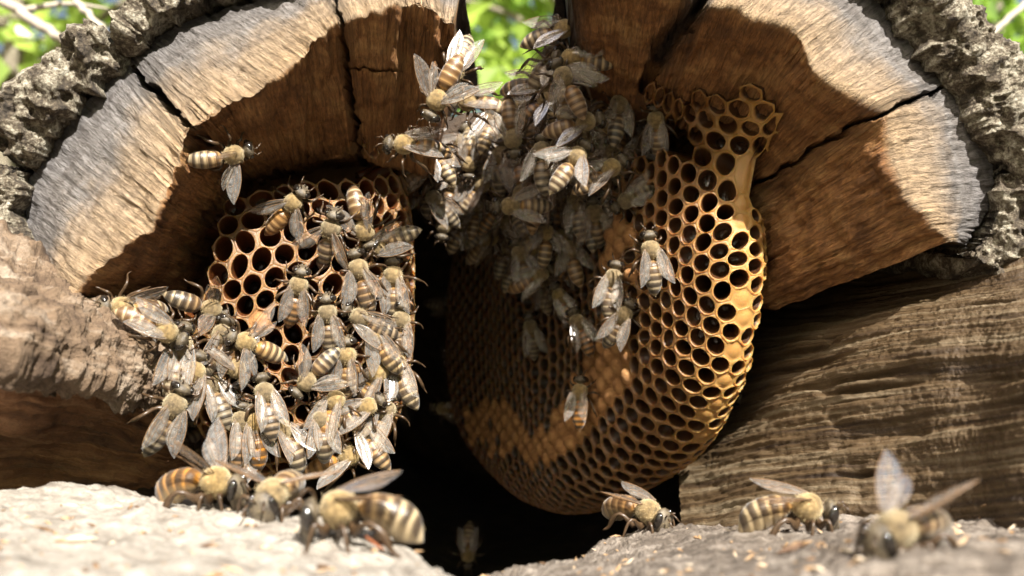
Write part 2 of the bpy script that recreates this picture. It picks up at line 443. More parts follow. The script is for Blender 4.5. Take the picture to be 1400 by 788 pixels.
Y_O, Y_R, Y_I = 18.6, 17.3, 20.7
def P3(o, r, i, yo=Y_O, yr=Y_R, yi=Y_I): return ((*o, yo), (*r, yr), (*i, yi))
left_pairs = [P3((36, 350), (95, 400), (225, 425)), P3((36, 250), (165, 348), (262, 375)), P3((75, 185), (218, 300), (282, 325)),
              P3((125, 130), (240, 240), (303, 290)), P3((172, 85), (252, 182), (330, 252)), P3((192, 60), (300, 152), (365, 238)),
              P3((255, 30), (370, 112), (400, 228)), P3((330, 3), (425, 68), (440, 222)), P3((420, -25), (458, 32), (480, 218)),
              P3((500, -45), (528, 12), (520, 222)), P3((560, -60), (575, 0), (556, 232)), P3((628, -50), (615, 15), (592, 232))]
left_log = log_section('split_log', left_pairs,
    [([(448, -30), (462, 30), (474, 90), (480, 140), (489, 200), (492, 225)], 2.6, 1.0),
     ([(165, 75), (185, 100), (222, 138), (250, 165), (285, 195)], 4.8, 1.2),
     ([(478, 95), (520, 90), (548, 93)], 1.6, .25)],
    [(545, .35), (596, .55)],
    'split log end with pale twin facets above the bee-covered small comb', 430, 3, ((-.6, -1.5), (-1.0, 0)), .17, 30)
YO2, YR2, YI2 = 18.4, 17.4, 21.0
def Q3(o, r, i): return P3(o, r, i, YO2, YR2, YI2)
right_pairs = [Q3((772, -90), (776, -40), (796, 112)), Q3((880, -95), (868, -32), (850, 140)), Q3((1000, -80), (960, 4), (905, 162)),
               Q3((1100, -60), (1022, 18), (945, 182)), Q3((1180, -20), (1085, 45), (980, 205)), Q3((1212, 18), (1112, 96), (1003, 228)),
               Q3((1262, 75), (1160, 126), (1014, 258)), Q3((1308, 120), (1206, 150), (1020, 292)), Q3((1347, 180), (1216, 202), (1024, 332)),
               Q3((1360, 250), (1236, 260), (1026, 376)), Q3((1342, 300), (1272, 300), (1030, 408)), Q3((1318, 334), (1304, 328), (1060, 424))]
right_log = log_section('split_log', right_pairs,
    [([(968, -12), (945, 25), (915, 55), (893, 90), (878, 122)], 10, 1.0),
     ([(1312, 114), (1270, 128), (1210, 152), (1165, 172), (1115, 205), (1065, 235), (1018, 262)], 2.7, 1.0)],
    [], 'thick split log end holding the big comb, with one long diagonal crack', 470, 9, ((1.0, 0), (.2, 1.8)), .12, 90, [([(768, -20), (778, 40), (796, 112)], 22), ([(966, -10), (930, 35), (900, 80)], 17)])

# bark plates: thick, cracked slabs round the log sections
def bark_plate(root, inner, outer, y0, y1, seed, N=110):
    base = Vector(root.location)
    a = [at(px, py, y0+.15) for px, py in inner]; b = [at(px, py, y0) for px, py in outer]
    mid = [((p[0]*.5+q[0]*.5), y0-.12, (p[2]*.5+q[2]*.5)) for p, q in zip(a, b)]
    ab = [(x, y1, z) for x, y, z in a]; bb = [(x, y1, z) for x, y, z in b]
    G, band = loft([ab, a, mid, b, bb], N, [14, 16, 26, 70])
    # pinch the ends closed
    s = np.linspace(-1, 1, N); cen = G.mean(axis=0)
    k = np.clip((np.abs(s)-.93)/.07, 0, 1)**2
    G = G*(1-k[None, :, None])+cen[None]*k[None, :, None]
    nrm = grid_normals(G)
    if nrm[np.argmin(np.abs(band-1.5)), N//2, 1] > 0: nrm = -nrm
    ch = np.stack([G[..., 0], G[..., 1]*.55, G[..., 2]], -1)
    D = fbm(ch, 1.1, 4, .55, seed)*.34 + ridged(ch, 1.7, 4, seed+2)*.30 + fbm(G, 5, 3, .6, seed+5)*.12
    G = G+nrm*D[..., None]
    o = grid_object('bark_plate', G, M_BARK, None); remember(o)
    o.data.transform(Matrix.Translation(-base)); o.parent = root
    return o
for i_, o_, sd_ in [([(26, 345), (22, 290), (26, 228)], [(-50, 350), (-45, 280), (-30, 215)], 1),
                    ([(30, 236), (68, 178), (118, 122), (166, 76)], [(-12, 200), (20, 128), (78, 70), (130, 22)], 2),
                    ([(178, 62), (195, 40), (250, 14), (325, -12)], [(165, 40), (190, 8), (230, -22), (310, -60)], 3),
                    ([(335, -18), (420, -45), (520, -62)], [(320, -70), (410, -95), (515, -105)], 4)]:
    bark_plate(left_log, i_, o_, 18.1, 31, sd_)
for i_, o_, sd_ in [([(1186, -22), (1222, 12), (1262, 60), (1300, 104)], [(1260, -50), (1316, -10), (1352, 36), (1392, 88)], 11),
                    ([(1296, 96), (1330, 136), (1356, 182), (1370, 240)], [(1372, 70), (1404, 110), (1436, 170), (1450, 236)], 12),
                    ([(1368, 232), (1368, 270), (1346, 318), (1318, 352)], [(1440, 225), (1448, 290), (1420, 350), (1380, 392)], 13),
                    ([(1040, -85), (1110, -70), (1190, -28)], [(1060, -135), (1150, -118), (1255, -60)], 14)]:
    bark_plate(right_log, i_, o_, 17.9, 31, sd_)

# ------------------------------------------------------------------ lower hollow log
trough = empty('hollow_log', (0.5, 24, -12.9))
tag(trough, 'hollow lower log with crumbling lips, bleached sill and dark inside', 'log')
def tpart(name, rows, mat, N, sub, disp, flip_check=(0, -1, .3)):
    G, _ = loft([[at(*p) for p in r] for r in rows], N, sub, True)
    nrm = grid_normals(G)
    if (nrm.reshape(-1, 3)@np.array(flip_check)).mean() < 0: nrm = -nrm
    uv = grid_uv(G); uv[..., 1] = uv[..., 1].mean(axis=1, keepdims=True)
    G = G+nrm*disp(G, uv[..., 0], uv[..., 1])[..., None]
    o = grid_object(name, G, mat, None, uv=uv); remember(o)
    o.data.transform(Matrix.Translation(-trough.location)); o.parent = trough
    return o
lip_rows = [[(-220, 220, 21), (0, 320, 21), (60, 352, 21), (110, 388, 21.5), (180, 418, 21.5), (245, 455, 21.5)],
            [(-220, 250, 17), (0, 335, 17.6), (60, 366, 18), (110, 398, 18.4), (180, 424, 18.8), (240, 462, 19.2)],
            [(-220, 350, 13.4), (0, 400, 14.8), (80, 424, 15.8), (130, 442, 16.5), (190, 460, 17.2), (240, 486, 18.4)],
            [(-220, 460, 12.6), (0, 478, 13.9), (90, 500, 15.3), (140, 512, 16.0), (190, 526, 16.8), (240, 548, 18.2)],
            [(-220, 500, 13.0), (0, 510, 14.4), (90, 526, 15.8), (140, 536, 16.5), (190, 548, 17.4), (244, 566, 19.2)]]
tpart('lip', lip_rows, M_LIP, 380, [24, 80, 90, 40],
      lambda G, u, v: fbm(G, .8, 4, .6, 2)*.45+ridged(np.stack([u*.8, v*2.2, u*0], -1), 1, 4, 3)*.13+ridged(G, 3.2, 4, 5)*.08+fbm(G, 9, 3, .6, 4)*.06)
M_FLANK = mat_rotwood('brown_flank_wood', (.05, .022, .010), (.23, .105, .042), (.42, .24, .12), (.35, 3.4, 1), bump=.10, rough=.55)
tpart('flank', [[(-220, 470, 13.6), (0, 490, 14.6), (90, 508, 16.0), (140, 520, 16.8), (190, 534, 17.8), (250, 556, 19.8)],
                [(-220, 540, 14.2), (0, 552, 15.6), (90, 566, 17.0), (140, 576, 17.6), (190, 588, 18.6), (250, 602, 21)],
                [(-220, 610, 15.6), (0, 618, 17.2), (90, 626, 18.6), (140, 632, 19.2), (190, 638, 20.2), (255, 646, 22.4)],
                [(-220, 680, 18), (0, 682, 19.5), (90, 684, 20.5), (140, 686, 21.2), (190, 688, 22.5), (260, 690, 25)]],
      M_FLANK, 200, [40, 40, 40],
      lambda G, u, v: fbm(np.stack([u*.3, v*2.2, u*0], -1), 1, 4, .6, 15)*.22+fbm(G, .6, 4, .55, 16)*.3+fbm(G, 7, 3, .6, 17)*.04)
def wall_disp(G, u, v):
    w1 = fbm(np.stack([u*.22, v*2.4, u*0], -1), 1, 5, .6, 5)
    groove = np.clip(ridged(np.stack([u*.10, v*.9, u*0], -1), 1, 3, 21)-.62, 0, 1)*1.1
    fibre = fbm(np.stack([u*.5, v*13, u*0], -1), 1, 3, .6, 9)*.05
    return w1*.09+fbm(G, .3, 2, .5, 7)*.22+fibre+fbm(G, 9, 3, .6, 8)*.03-groove*.6
tpart('grained_wall', [[(930, 330, 30), (1100, 320, 25), (1250, 310, 22), (1330, 300, 20), (1400, 270, 19), (1620, 150, 18)],
              [(930, 430, 29), (1100, 425, 23), (1250, 405, 19.6), (1330, 388, 18.2), (1400, 366, 17.2), (1620, 300, 16)],
              [(930, 470, 28), (1100, 450, 21.5), (1250, 428, 18.3), (1330, 410, 17.0), (1400, 395, 16.1), (1620, 340, 14.6)],
              [(930, 560, 26), (1100, 520, 20.0), (1250, 490, 17.0), (1330, 480, 16.0), (1400, 470, 15.0), (1620, 430, 13)],
              [(930, 650, 23), (1100, 620, 18.6), (1250, 600, 16.3), (1330, 592, 15.3), (1400, 585, 14.2), (1620, 560, 12)],
              [(930, 760, 20), (1100, 730, 17.2), (1250, 730, 15.6), (1330, 730, 14.6), (1400, 730, 13.5), (1620, 720, 11.5)]],
      M_WALL, 300, [20, 50, 90, 90, 80], wall_disp)
tpart('sill', [[(-260, 800, 16.5), (0, 800, 16.5), (160, 800, 16.5), (260, 810, 16), (400, 825, 15), (520, 850, 14), (600, 880, 13), (650, 930, 12)],
              [(-260, 690, 15.9), (0, 690, 15.8), (160, 690, 15.8), (260, 706, 15.2), (400, 722, 14.2), (520, 748, 13.1), (592, 786, 12.0), (640, 830, 11.2)],
              [(-260, 676, 15.0), (0, 676, 15.0), (160, 676, 15.0), (260, 694, 14.4), (400, 708, 13.4), (515, 732, 12.4), (585, 768, 11.4), (630, 808, 10.6)],
              [(-260, 720, 12.6), (0, 722, 12.6), (160, 724, 12.6), (260, 738, 12.2), (400, 752, 11.6), (500, 772, 11.0), (570, 800, 10.3), (620, 830, 9.8)],
              [(-260, 850, 8.6), (0, 850, 8.6), (160, 850, 8.6), (260, 860, 8.6), (400, 870, 8.6), (500, 880, 8.5), (570, 890, 8.4), (630, 910, 8.2)],
              [(-260, 1300, 8.2), (0, 1300, 8.2), (160, 1300, 8.2), (260, 1300, 8.2), (400, 1300, 8.2), (500, 1300, 8.1), (570, 1300, 8), (640, 1300, 7.9)]],
      M_SILLW, 330, [16, 20, 70, 60, 10],
      lambda G, u, v: fbm(G, .8, 5, .6, 12)*.20+ridged(G, 1.9, 4, 13)*.045+fbm(G, 9, 3, .6, 14)*.035, (0, -.2, 1))
tpart('sill', [[(560, 900, 16), (680, 890, 17), (760, 870, 18), (840, 860, 20), (920, 850, 21), (1100, 840, 20), (1300, 840, 18), (1620, 840, 16)],
              [(580, 830, 12.6), (680, 806, 14.0), (760, 788, 15.6), (840, 762, 17.6), (910, 742, 18.4), (1100, 730, 17.6), (1300, 730, 16), (1620, 740, 14)],
              [(580, 822, 11.9), (690, 794, 13.2), (775, 770, 14.6), (845, 746, 16.6), (910, 728, 17.2), (1100, 718, 16.2), (1300, 718, 14.8), (1620, 726, 13)],
              [(580, 840, 11.0), (690, 812, 12.0), (780, 785, 13.0), (850, 770, 13.8), (920, 756, 14.2), (1100, 745, 13.6), (1300, 745, 12.4), (1620, 760, 11)],
              [(580, 900, 8.6), (690, 890, 8.8), (780, 880, 9), (850, 872, 9), (920, 855, 9), (1100, 830, 9), (1300, 806, 8.8), (1620, 800, 8.4)],
              [(580, 1300, 8.2), (690, 1300, 8.4), (780, 1300, 8.5), (850, 1300, 8.5), (920, 1300, 8.5), (1100, 1300, 8.5), (1300, 1300, 8.3), (1620, 1300, 8)]],
      M_SILLD, 360, [14, 16, 60, 60, 10],
      lambda G, u, v: fbm(G, .9, 5, .6, 22)*.16+ridged(G, 2.3, 4, 23)*.09+fbm(G, 10, 3, .65, 24)*.05, (0, -.2, 1))
def hollow_tube():
    N, Mr = 120, 70
    th = np.radians(np.linspace(112, 428, N)); ys = np.linspace(21.5, 50, Mr)
    def ring(r, flat=None):
        T, Yy = np.meshgrid(th, ys); rr = r+fbm(np.stack([np.cos(T)*2, np.sin(T)*2, Yy*.12], -1), 1.3, 4, .6, 3)*.6
        return np.stack([.5+rr*1.12*np.cos(T), Yy, -1.2+rr*np.sin(T)], -1)
    inn, out = ring(8.4), ring(9.5)
    G = np.concatenate([out[::-1], inn], 0)
    # end plug of rotten wood
    T = th; cap = []
    for k in np.linspace(1, .02, 20):
        cap.append(np.stack([.5+8.4*1.12*k*np.cos(T), 49.5+np.cos(k*3)*.6+0*T, -1.2+8.4*k*np.sin(T)], -1))
    G = np.concatenate([G, np.stack(cap)], 0)
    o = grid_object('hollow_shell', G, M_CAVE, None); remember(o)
    o.data.transform(Matrix.Translation(-trough.location)); o.parent = trough
hollow_tube()
def hollow_sun_block():  # unseen slab added to keep the sun out of the hollow
    xs = np.linspace(-7.2, 8.2, 60); ys = np.linspace(25.2, 50, 70); X, Y = np.meshgrid(xs, ys)
    Z = 3.9+fbm(np.stack([X, Y*.4, X*0], -1), .8, 4, .55, 41)*.5-.012*(X-.5)**2
    top = np.stack([X, Y, Z+.5], -1); bot = np.stack([X, Y, Z-.3], -1)
    o = grid_object('hollow_sun_block', np.concatenate([top[::-1], bot], 0), M_CAVE, None); remember(o)
    o.data.transform(Matrix.Translation(-trough.location)); o.parent = trough
hollow_sun_block()

# ------------------------------------------------------------------ honeycombs
def in_poly(p, poly):
    x, y = p; c = False; n = len(poly)
    for i in range(n):
        x1, y1 = poly[i]; x2, y2 = poly[i-1]
        if (y1 > y) != (y2 > y) and x < (x2-x1)*(y-y1)/(y2-y1)+x1: c = not c
    return c

class Comb:
    def __init__(s, origin, a, c, outline_px, h, R, seed):
        s.o = np.array(origin, float); s.a = np.array(a, float); s.a /= np.linalg.norm(s.a)
        s.c = np.array(c, float); s.c -= s.a*(s.c@s.a); s.c /= np.linalg.norm(s.c); s.b = np.cross(s.a, s.c)
        if s.b[2] > 0: s.b = -s.b
        s.h, s.R, s.seed = h, R, seed; s.blend = None; s.keep = None
        pts = []
        for px, py in outline_px:                # where the line of sight meets the comb's middle plane
            d = np.array(at(px, py, 1.0)); t = (s.o@s.c)/(d@s.c); p = d*t-s.o
            pts.append((p@s.a, p@s.b))
        s.out = crom(pts, 260, True)
        th = np.linspace(0, math.pi/2, 200); r = R*(1-np.cos(th)); cc = h*np.sin(th)
        s.arc = np.concatenate([[0], np.cumsum(np.hypot(np.diff(r), np.diff(cc)))]); s.th = th; s.La = s.arc[-1]
    def signed(s, P):
        if len(P) > 3000:
            parts = [s.signed(P[k:k+3000]) for k in range(0, len(P), 3000)]
            return tuple(np.concatenate(q) for q in zip(*parts))
        A = s.out; B = np.roll(A, -1, 0); D = B-A
        t = np.clip(((P[:, None]-A)*D).sum(-1)/(D*D).sum(-1), 0, 1)
        Q = A+t[..., None]*D; dd = ((P[:, None]-Q)**2).sum(-1); k = dd.argmin(1); i = np.arange(len(P))
        q = Q[i, k]; dist = np.sqrt(dd[i, k])
        x, y = P[:, :1], P[:, 1:]
        cross = ((A[:, 1] > y) != (B[:, 1] > y)) & (x < D[:, 0]*(y-A[:, 1])/np.where(D[:, 1] == 0, 1e-9, D[:, 1])+A[:, 0])
        inside = cross.sum(1) % 2 == 1
        n = (P-q)/np.maximum(dist, 1e-6)[:, None]; n[~inside] *= -1
        return np.where(inside, dist, -dist), q, n
    def surf(s, P):
        P = np.atleast_2d(P); di, q, n = s.signed(P); d = di+(s.La-s.R)
        ad = np.clip(np.abs(d), 0, s.La); th = np.interp(ad, s.arc, s.th)
        r = s.R*(1-np.cos(th)); c = s.h*np.sin(th)*np.sign(d+1e-9)
        flat = d >= s.La
        ab = np.where(flat[:, None], P, q+n*r[:, None]); c = np.where(flat, s.h, c)
        W = s.o+ab[:, :1]*s.a+ab[:, 1:]*s.b+c[:, None]*s.c
        W = W+s.c*(fbm(W, .35, 2, .5, s.seed)*.22)[:, None]
        if s.blend is not None: W = s.blend(W)
        return W, d
    def normal(s, P, e=.05):
        x1, _ = s.surf(P+[e, 0]); x0, _ = s.surf(P-[e, 0]); y1, _ = s.surf(P+[0, e]); y0, _ = s.surf(P-[0, e])
        n = np.cross(x1-x0, y1-y0); n /= np.maximum(np.linalg.norm(n, axis=1, keepdims=True), 1e-9)
        w0, _ = s.surf(P)
        return n

def build_comb(name, comb, wax, pitch, rot, capped, label, warp, dmin, hole=.875, big=300, depth=.95, age_shading=0.0, stretch=1.05):
    root = empty(name, comb.o+comb.c*comb.h)
    base = np.array(root.location)
    tag(root, label, 'honeycomb')
    lo, hi = comb.out.min(0)-2.5, comb.out.max(0)+2.5
    cr, sr = math.cos(rot), math.sin(rot)
    SEG = 18
    cells = []
    span = int(max(hi-lo)/pitch)+4
    ctr = (lo+hi)/2
    cent = []
    for i in range(-span, span+1):
        for j in range(-span, span+1):
            x = i*pitch*.866; y = (j+(i % 2)*.5)*pitch
            cent.append((ctr[0]+x*cr-y*sr, ctr[1]+x*sr+y*cr))
    cent = np.array(cent); cent = cent[((cent > lo) & (cent < hi)).all(1)]
    W_, d = comb.surf(cent); ok = d > dmin
    if comb.keep is not None: ok &= np.array([comb.keep(*proj(p)) for p in W_])
    cent = cent[ok]
    sgn = 1.0
    hexa = []
    rh = pitch/math.sqrt(3)
    for k in range(SEG):
        ang = 2*math.pi*k/SEG
        m = (ang % (math.pi/3))-math.pi/6
        hexa.append((rh*math.cos(math.pi/6)/math.cos(m)*math.cos(ang), rh*math.cos(math.pi/6)/math.cos(m)*math.sin(ang)))
    hexa = np.array(hexa)@np.array([[cr, sr], [-sr, cr]])
    ringd = np.array([(math.cos(2*math.pi*k/SEG), math.sin(2*math.pi*k/SEG)) for k in range(SEG)])@np.array([[cr, sr], [-sr, cr]])
    def wp(P):
        Z = np.zeros(len(P)); Q = np.stack([P[:, 0], P[:, 1], Z], -1)
        return P+np.stack([fbm(Q, .45, 2, .5, comb.seed+50), fbm(Q, .45, 2, .5, comb.seed+60)], -1)*warp
    nc = comb.normal(wp(cent)); Wc, dC = comb.surf(wp(cent))
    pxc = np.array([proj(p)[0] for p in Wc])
    age_shades = np.maximum(np.clip((dC-2.0)/3.2, 0, 1), np.clip((920-pxc)/170, 0, 1))-np.clip(1.3-dC/1.1, 0, 1)*np.clip((pxc-900)/90, 0, 1)  # far cells go darker: the hollow's shade put into the wax colour
    age_shades = age_shades*age_shading
    # normals point out of the wax
    test = (nc*comb.c).sum(1); sgn = 1 if np.median(test) > 0 else -1
    nc = nc*sgn
    out = []; pend = []; stack = []
    for ci in range(len(cent)):
        c = cent[ci]
        rr = pitch*.5*(hole+.04*rng.standard_normal()*.6)
        off = rng.normal(0, pitch*.018, 2); ell = 1+rng.normal(0, .05); ea = rng.uniform(0, 3.14)
        e2 = np.array([[math.cos(ea), -math.sin(ea)], [math.sin(ea), math.cos(ea)]]); S2 = e2@np.diag([ell, 1/ell])@e2.T
        rd = ringd@S2
        stack.append(np.vstack([c+hexa, c+off+rd*min(rr*1.05, pitch*.49), c+off+rd*rr, c+off+rd*rr*.95, [c+off]]))
    WW, _ = comb.surf(wp(np.vstack(stack))); WW = WW.reshape(len(cent), -1, 3)
    for ci in range(len(cent)):
        c = cent[ci]; n = nc[ci]; W = WW[ci]
        if np.linalg.norm(W[:SEG]-W[-1], axis=1).max() > pitch*stretch: continue
        pr = proj(Wc[ci]); cap = any(in_poly((pr[0]+rng.normal(0, 5), pr[1]+rng.normal(0, 5)), q) for q in capped) and rng.random() > .03
        edge = age_shading > 0 and pr[0] > 955 and pr[1] > 225 and -.06 < dC[ci] < .24      # solid rounded wax along the free margin
        v0 = W[:SEG]; v1 = W[SEG:2*SEG]+n*.028*(1+.3*rng.standard_normal(SEG))[:, None]; v2 = W[2*SEG:3*SEG]-n*.015
        core = W[-1]
        if cap or edge:
            dome = .085+.04*rng.random() if cap else .03
            if edge and not cap: W = W+n*.02
            v1 = W[SEG:2*SEG]-n*.035; v2 = core+(v2-core)*.72+n*dome*.75
            vs = np.vstack([v0, v1, v2, [core+n*dome]]); dp = np.zeros(len(vs))
            f = []; mi = []
            for k in range(SEG):
                k2 = (k+1) % SEG
                f += [(k, k2, SEG+k2, SEG+k), (SEG+k, SEG+k2, 2*SEG+k2, 2*SEG+k), (2*SEG+k, 2*SEG+k2, 3*SEG)]; mi += [0, 0, 0]
            mats = [M_CAP] if cap else [wax]
        else:
            dz = depth*(1+.08*rng.standard_normal())
            if rng.random() < .3+.3*(age_shades[ci] < -.1): dz = rng.uniform(.22, .5)      # nectar standing in the cell
            q3 = W[3*SEG:4*SEG]; mid = core+(q3-core)*.97-n*dz*.28; bot = core+(q3-core)*.72-n*dz
            vs = np.vstack([v0, v1, v2, mid, bot, [core-n*(dz*1.06)]])
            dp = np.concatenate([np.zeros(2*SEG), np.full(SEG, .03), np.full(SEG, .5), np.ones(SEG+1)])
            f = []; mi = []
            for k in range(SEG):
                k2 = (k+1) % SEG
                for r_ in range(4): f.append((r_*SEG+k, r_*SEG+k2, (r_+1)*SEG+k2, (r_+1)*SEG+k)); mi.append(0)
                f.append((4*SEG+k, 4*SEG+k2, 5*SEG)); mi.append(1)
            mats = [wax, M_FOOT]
        if sgn < 0: f = [tuple(reversed(q)) for q in f]
        size = pitch*F/Wc[ci][1]*math.sqrt(max(.03, -(n@Wc[ci])/np.linalg.norm(Wc[ci])))
        hidden = (n@Wc[ci]) > .02*np.linalg.norm(Wc[ci])
        out.append((size*(0.1 if hidden else 1), cap, vs-base, f, mi, mats, np.stack([dp, np.full(len(vs), age_shades[ci])])))
    out.sort(key=lambda t: -t[0])
    allv, allf = [], []; nv = 0
    for rank, (size, cap, vs, f, mi, mats, dp) in enumerate(out):
        allv.append(vs+base); allf += [tuple(np.array(q)+nv) for q in f]; nv += len(vs)
    surfs.append((np.vstack(allv), allf))
    for size, cap, vs, f, mi, mats, dp in out[:big]:
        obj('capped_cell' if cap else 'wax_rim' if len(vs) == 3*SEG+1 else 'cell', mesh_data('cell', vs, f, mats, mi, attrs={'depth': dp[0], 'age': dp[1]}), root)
    for flag, nm in ((False, 'small_cells'), (True, 'small_capped_cells')):
        rest = [q for q in out[big:] if q[1] == flag and (flag or len(q[5]) == 2)]
        if not rest: continue
        V = []; Fc = []; MI = []; DP = []; nv = 0
        for size, cap, vs, f, mi, mats, dp in rest:
            V.append(vs); Fc += [tuple(np.array(q)+nv) for q in f]; MI += mi; DP.append(dp); nv += len(vs)
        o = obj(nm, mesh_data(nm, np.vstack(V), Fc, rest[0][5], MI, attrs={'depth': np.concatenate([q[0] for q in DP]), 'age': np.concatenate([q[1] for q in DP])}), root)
        tag(o, kind='stuff')
    # midrib sheet behind the cells
    oc = comb.out; cen = oc.mean(0); rows = []
    for k in (.97, .8, .5, .02):
        q = cen+(oc-cen)*k; rows.append(comb.o+q[:, :1]*comb.a+q[:, 1:]*comb.b+comb.c*(-comb.h*(1-k)**.3*.6+0)[None] if False else comb.o+q[:, :1]*comb.a+q[:, 1:]*comb.b-comb.c*comb.h*(1-k**4)*.9)
    G = np.stack(rows); G = np.concatenate([G, G[:, :1]], 1)-base
    me = mesh_data('midrib', G.reshape(-1, 3), grid_faces(*G.shape[:2]), [wax], attrs={'depth': np.full(G.shape[0]*G.shape[1], .05)})
    obj('midrib', me, root)
    return root

# where a comb is fastened its surface runs out onto the wood of the log
def wood_bvh():
    V, Fc, n0 = [], [], 0
    for v, f in surfs:
        V.append(v); Fc += [tuple(int(k)+n0 for k in q) for q in f]; n0 += len(v)
    return BVHTree.FromPolygons([tuple(p) for p in np.vstack(V)], Fc)
WOOD = wood_bvh()
def fasten(weight, gap, reach):
    def f(W):
        W = W.copy()
        for i in range(len(W)):
            t = weight(*proj(W[i]))
            if t <= 0: continue
            d = Vector(W[i]).normalized(); hit, _, _, _ = WOOD.ray_cast(Vector((0, 0, 0)), d, 60)
            if hit is None: continue
            q = np.array(hit-d*gap); t = min(1, t); t = t*t*(3-2*t)*min(1, max(0, (reach-abs(hit.y-W[i][1]))/(reach*.5)))
            W[i] = W[i]*(1-t)+q*t
        return W
    return f
r_o = np.array([4.70, 19.75, 0.0]); r_a = np.array([-.42, .907, 0]); r_c = np.array([-.907, -.42, 0.0])
right_comb = Comb(r_o, r_a, r_c,
    [(1085, 105), (1052, 165), (1026, 215), (1016, 250), (1022, 300), (1026, 370), (1014, 460), (988, 545), (935, 628), (862, 680), (790, 702), (722, 682),
     (668, 625), (642, 545), (632, 450), (640, 350), (670, 230), (730, 110), (830, 50), (980, 40)], 1.15, 1.7, 5)
right_comb.blend = fasten(lambda x, y: (268-y)/135.0, .16, 4.0)
right_comb.keep = lambda x, y: y > 128+9*math.sin(x*.09) and x+max(0, 150-y)*1.0 < 1062
cap_r = [[(830, 300), (866, 305), (862, 380), (852, 420), (862, 500), (852, 540), (830, 572), (802, 602), (770, 628), (722, 634), (680, 612), (640, 600),
          (636, 545), (690, 550), (714, 580), (738, 602), (734, 562), (768, 556), (788, 540), (800, 500), (822, 440), (832, 400), (826, 340)]]
big_comb = build_comb('honeycomb', right_comb, M_WAX_B, .425, 0.06, cap_r, 'large amber comb with a band of capped cells hanging beside the dark hollow', .22, -.55, age_shading=1.0, hole=.86, stretch=1.7)
l_o = np.array(at(400, 430, 20.9)); l_a = np.array([.96, .22, 0]); l_c = np.array([.22, -.96, .12])
left_comb = Comb(l_o, l_a, l_c,
    [(232, 330), (250, 280), (295, 240), (345, 205), (430, 180), (515, 190), (556, 270), (566, 400), (558, 520), (522, 606), (445, 650), (350, 645), (275, 590), (232, 490), (222, 400)],
    1.3, 2.1, 8)
left_comb.blend = fasten(lambda x, y: max((300-y)/75.0, (330-x)/60.0) if x < 520 else 0, .14, 1.3)
left_comb.keep = lambda x, y: y > 212+8*math.sin(x*.11) and x > 240+7*math.sin(y*.1)
small_comb = build_comb('honeycomb', left_comb, M_WAX_A, .435, .28, [[(335, 425), (352, 420), (360, 445), (345, 452)]],
           'small brown comb crowded with bees under the split log with twin facets', .25, -.5)

# ------------------------------------------------------------------ bees
def tube(path, rad, seg=6):
    path = np.asarray(path, float); n = len(path); V = []; Fc = []
    tan = np.gradient(path, axis=0); tan = tan/np.linalg.norm(tan, axis=1, keepdims=True)
    ref = np.array([.13, .21, .97])
    for i in range(n):
        s_ = np.cross(tan[i], ref); s_ = s_/np.linalg.norm(s_); t_ = np.cross(tan[i], s_)
        for k in range(seg):
            a = 2*math.pi*k/seg; V.append(path[i]+rad[i]*(math.cos(a)*s_+math.sin(a)*t_))
    for i in range(n-1):
        for k in range(seg):
            k2 = (k+1) % seg; Fc.append((i*seg+k, i*seg+k2, (i+1)*seg+k2, (i+1)*seg+k))
    V.append(path[0]); V.append(path[-1]); a, b = len(V)-2, len(V)-1
    for k in range(seg):
        k2 = (k+1) % seg; Fc.append((k2, k, a)); Fc.append(((n-1)*seg+k, (n-1)*seg+k2, b))
    return V, Fc

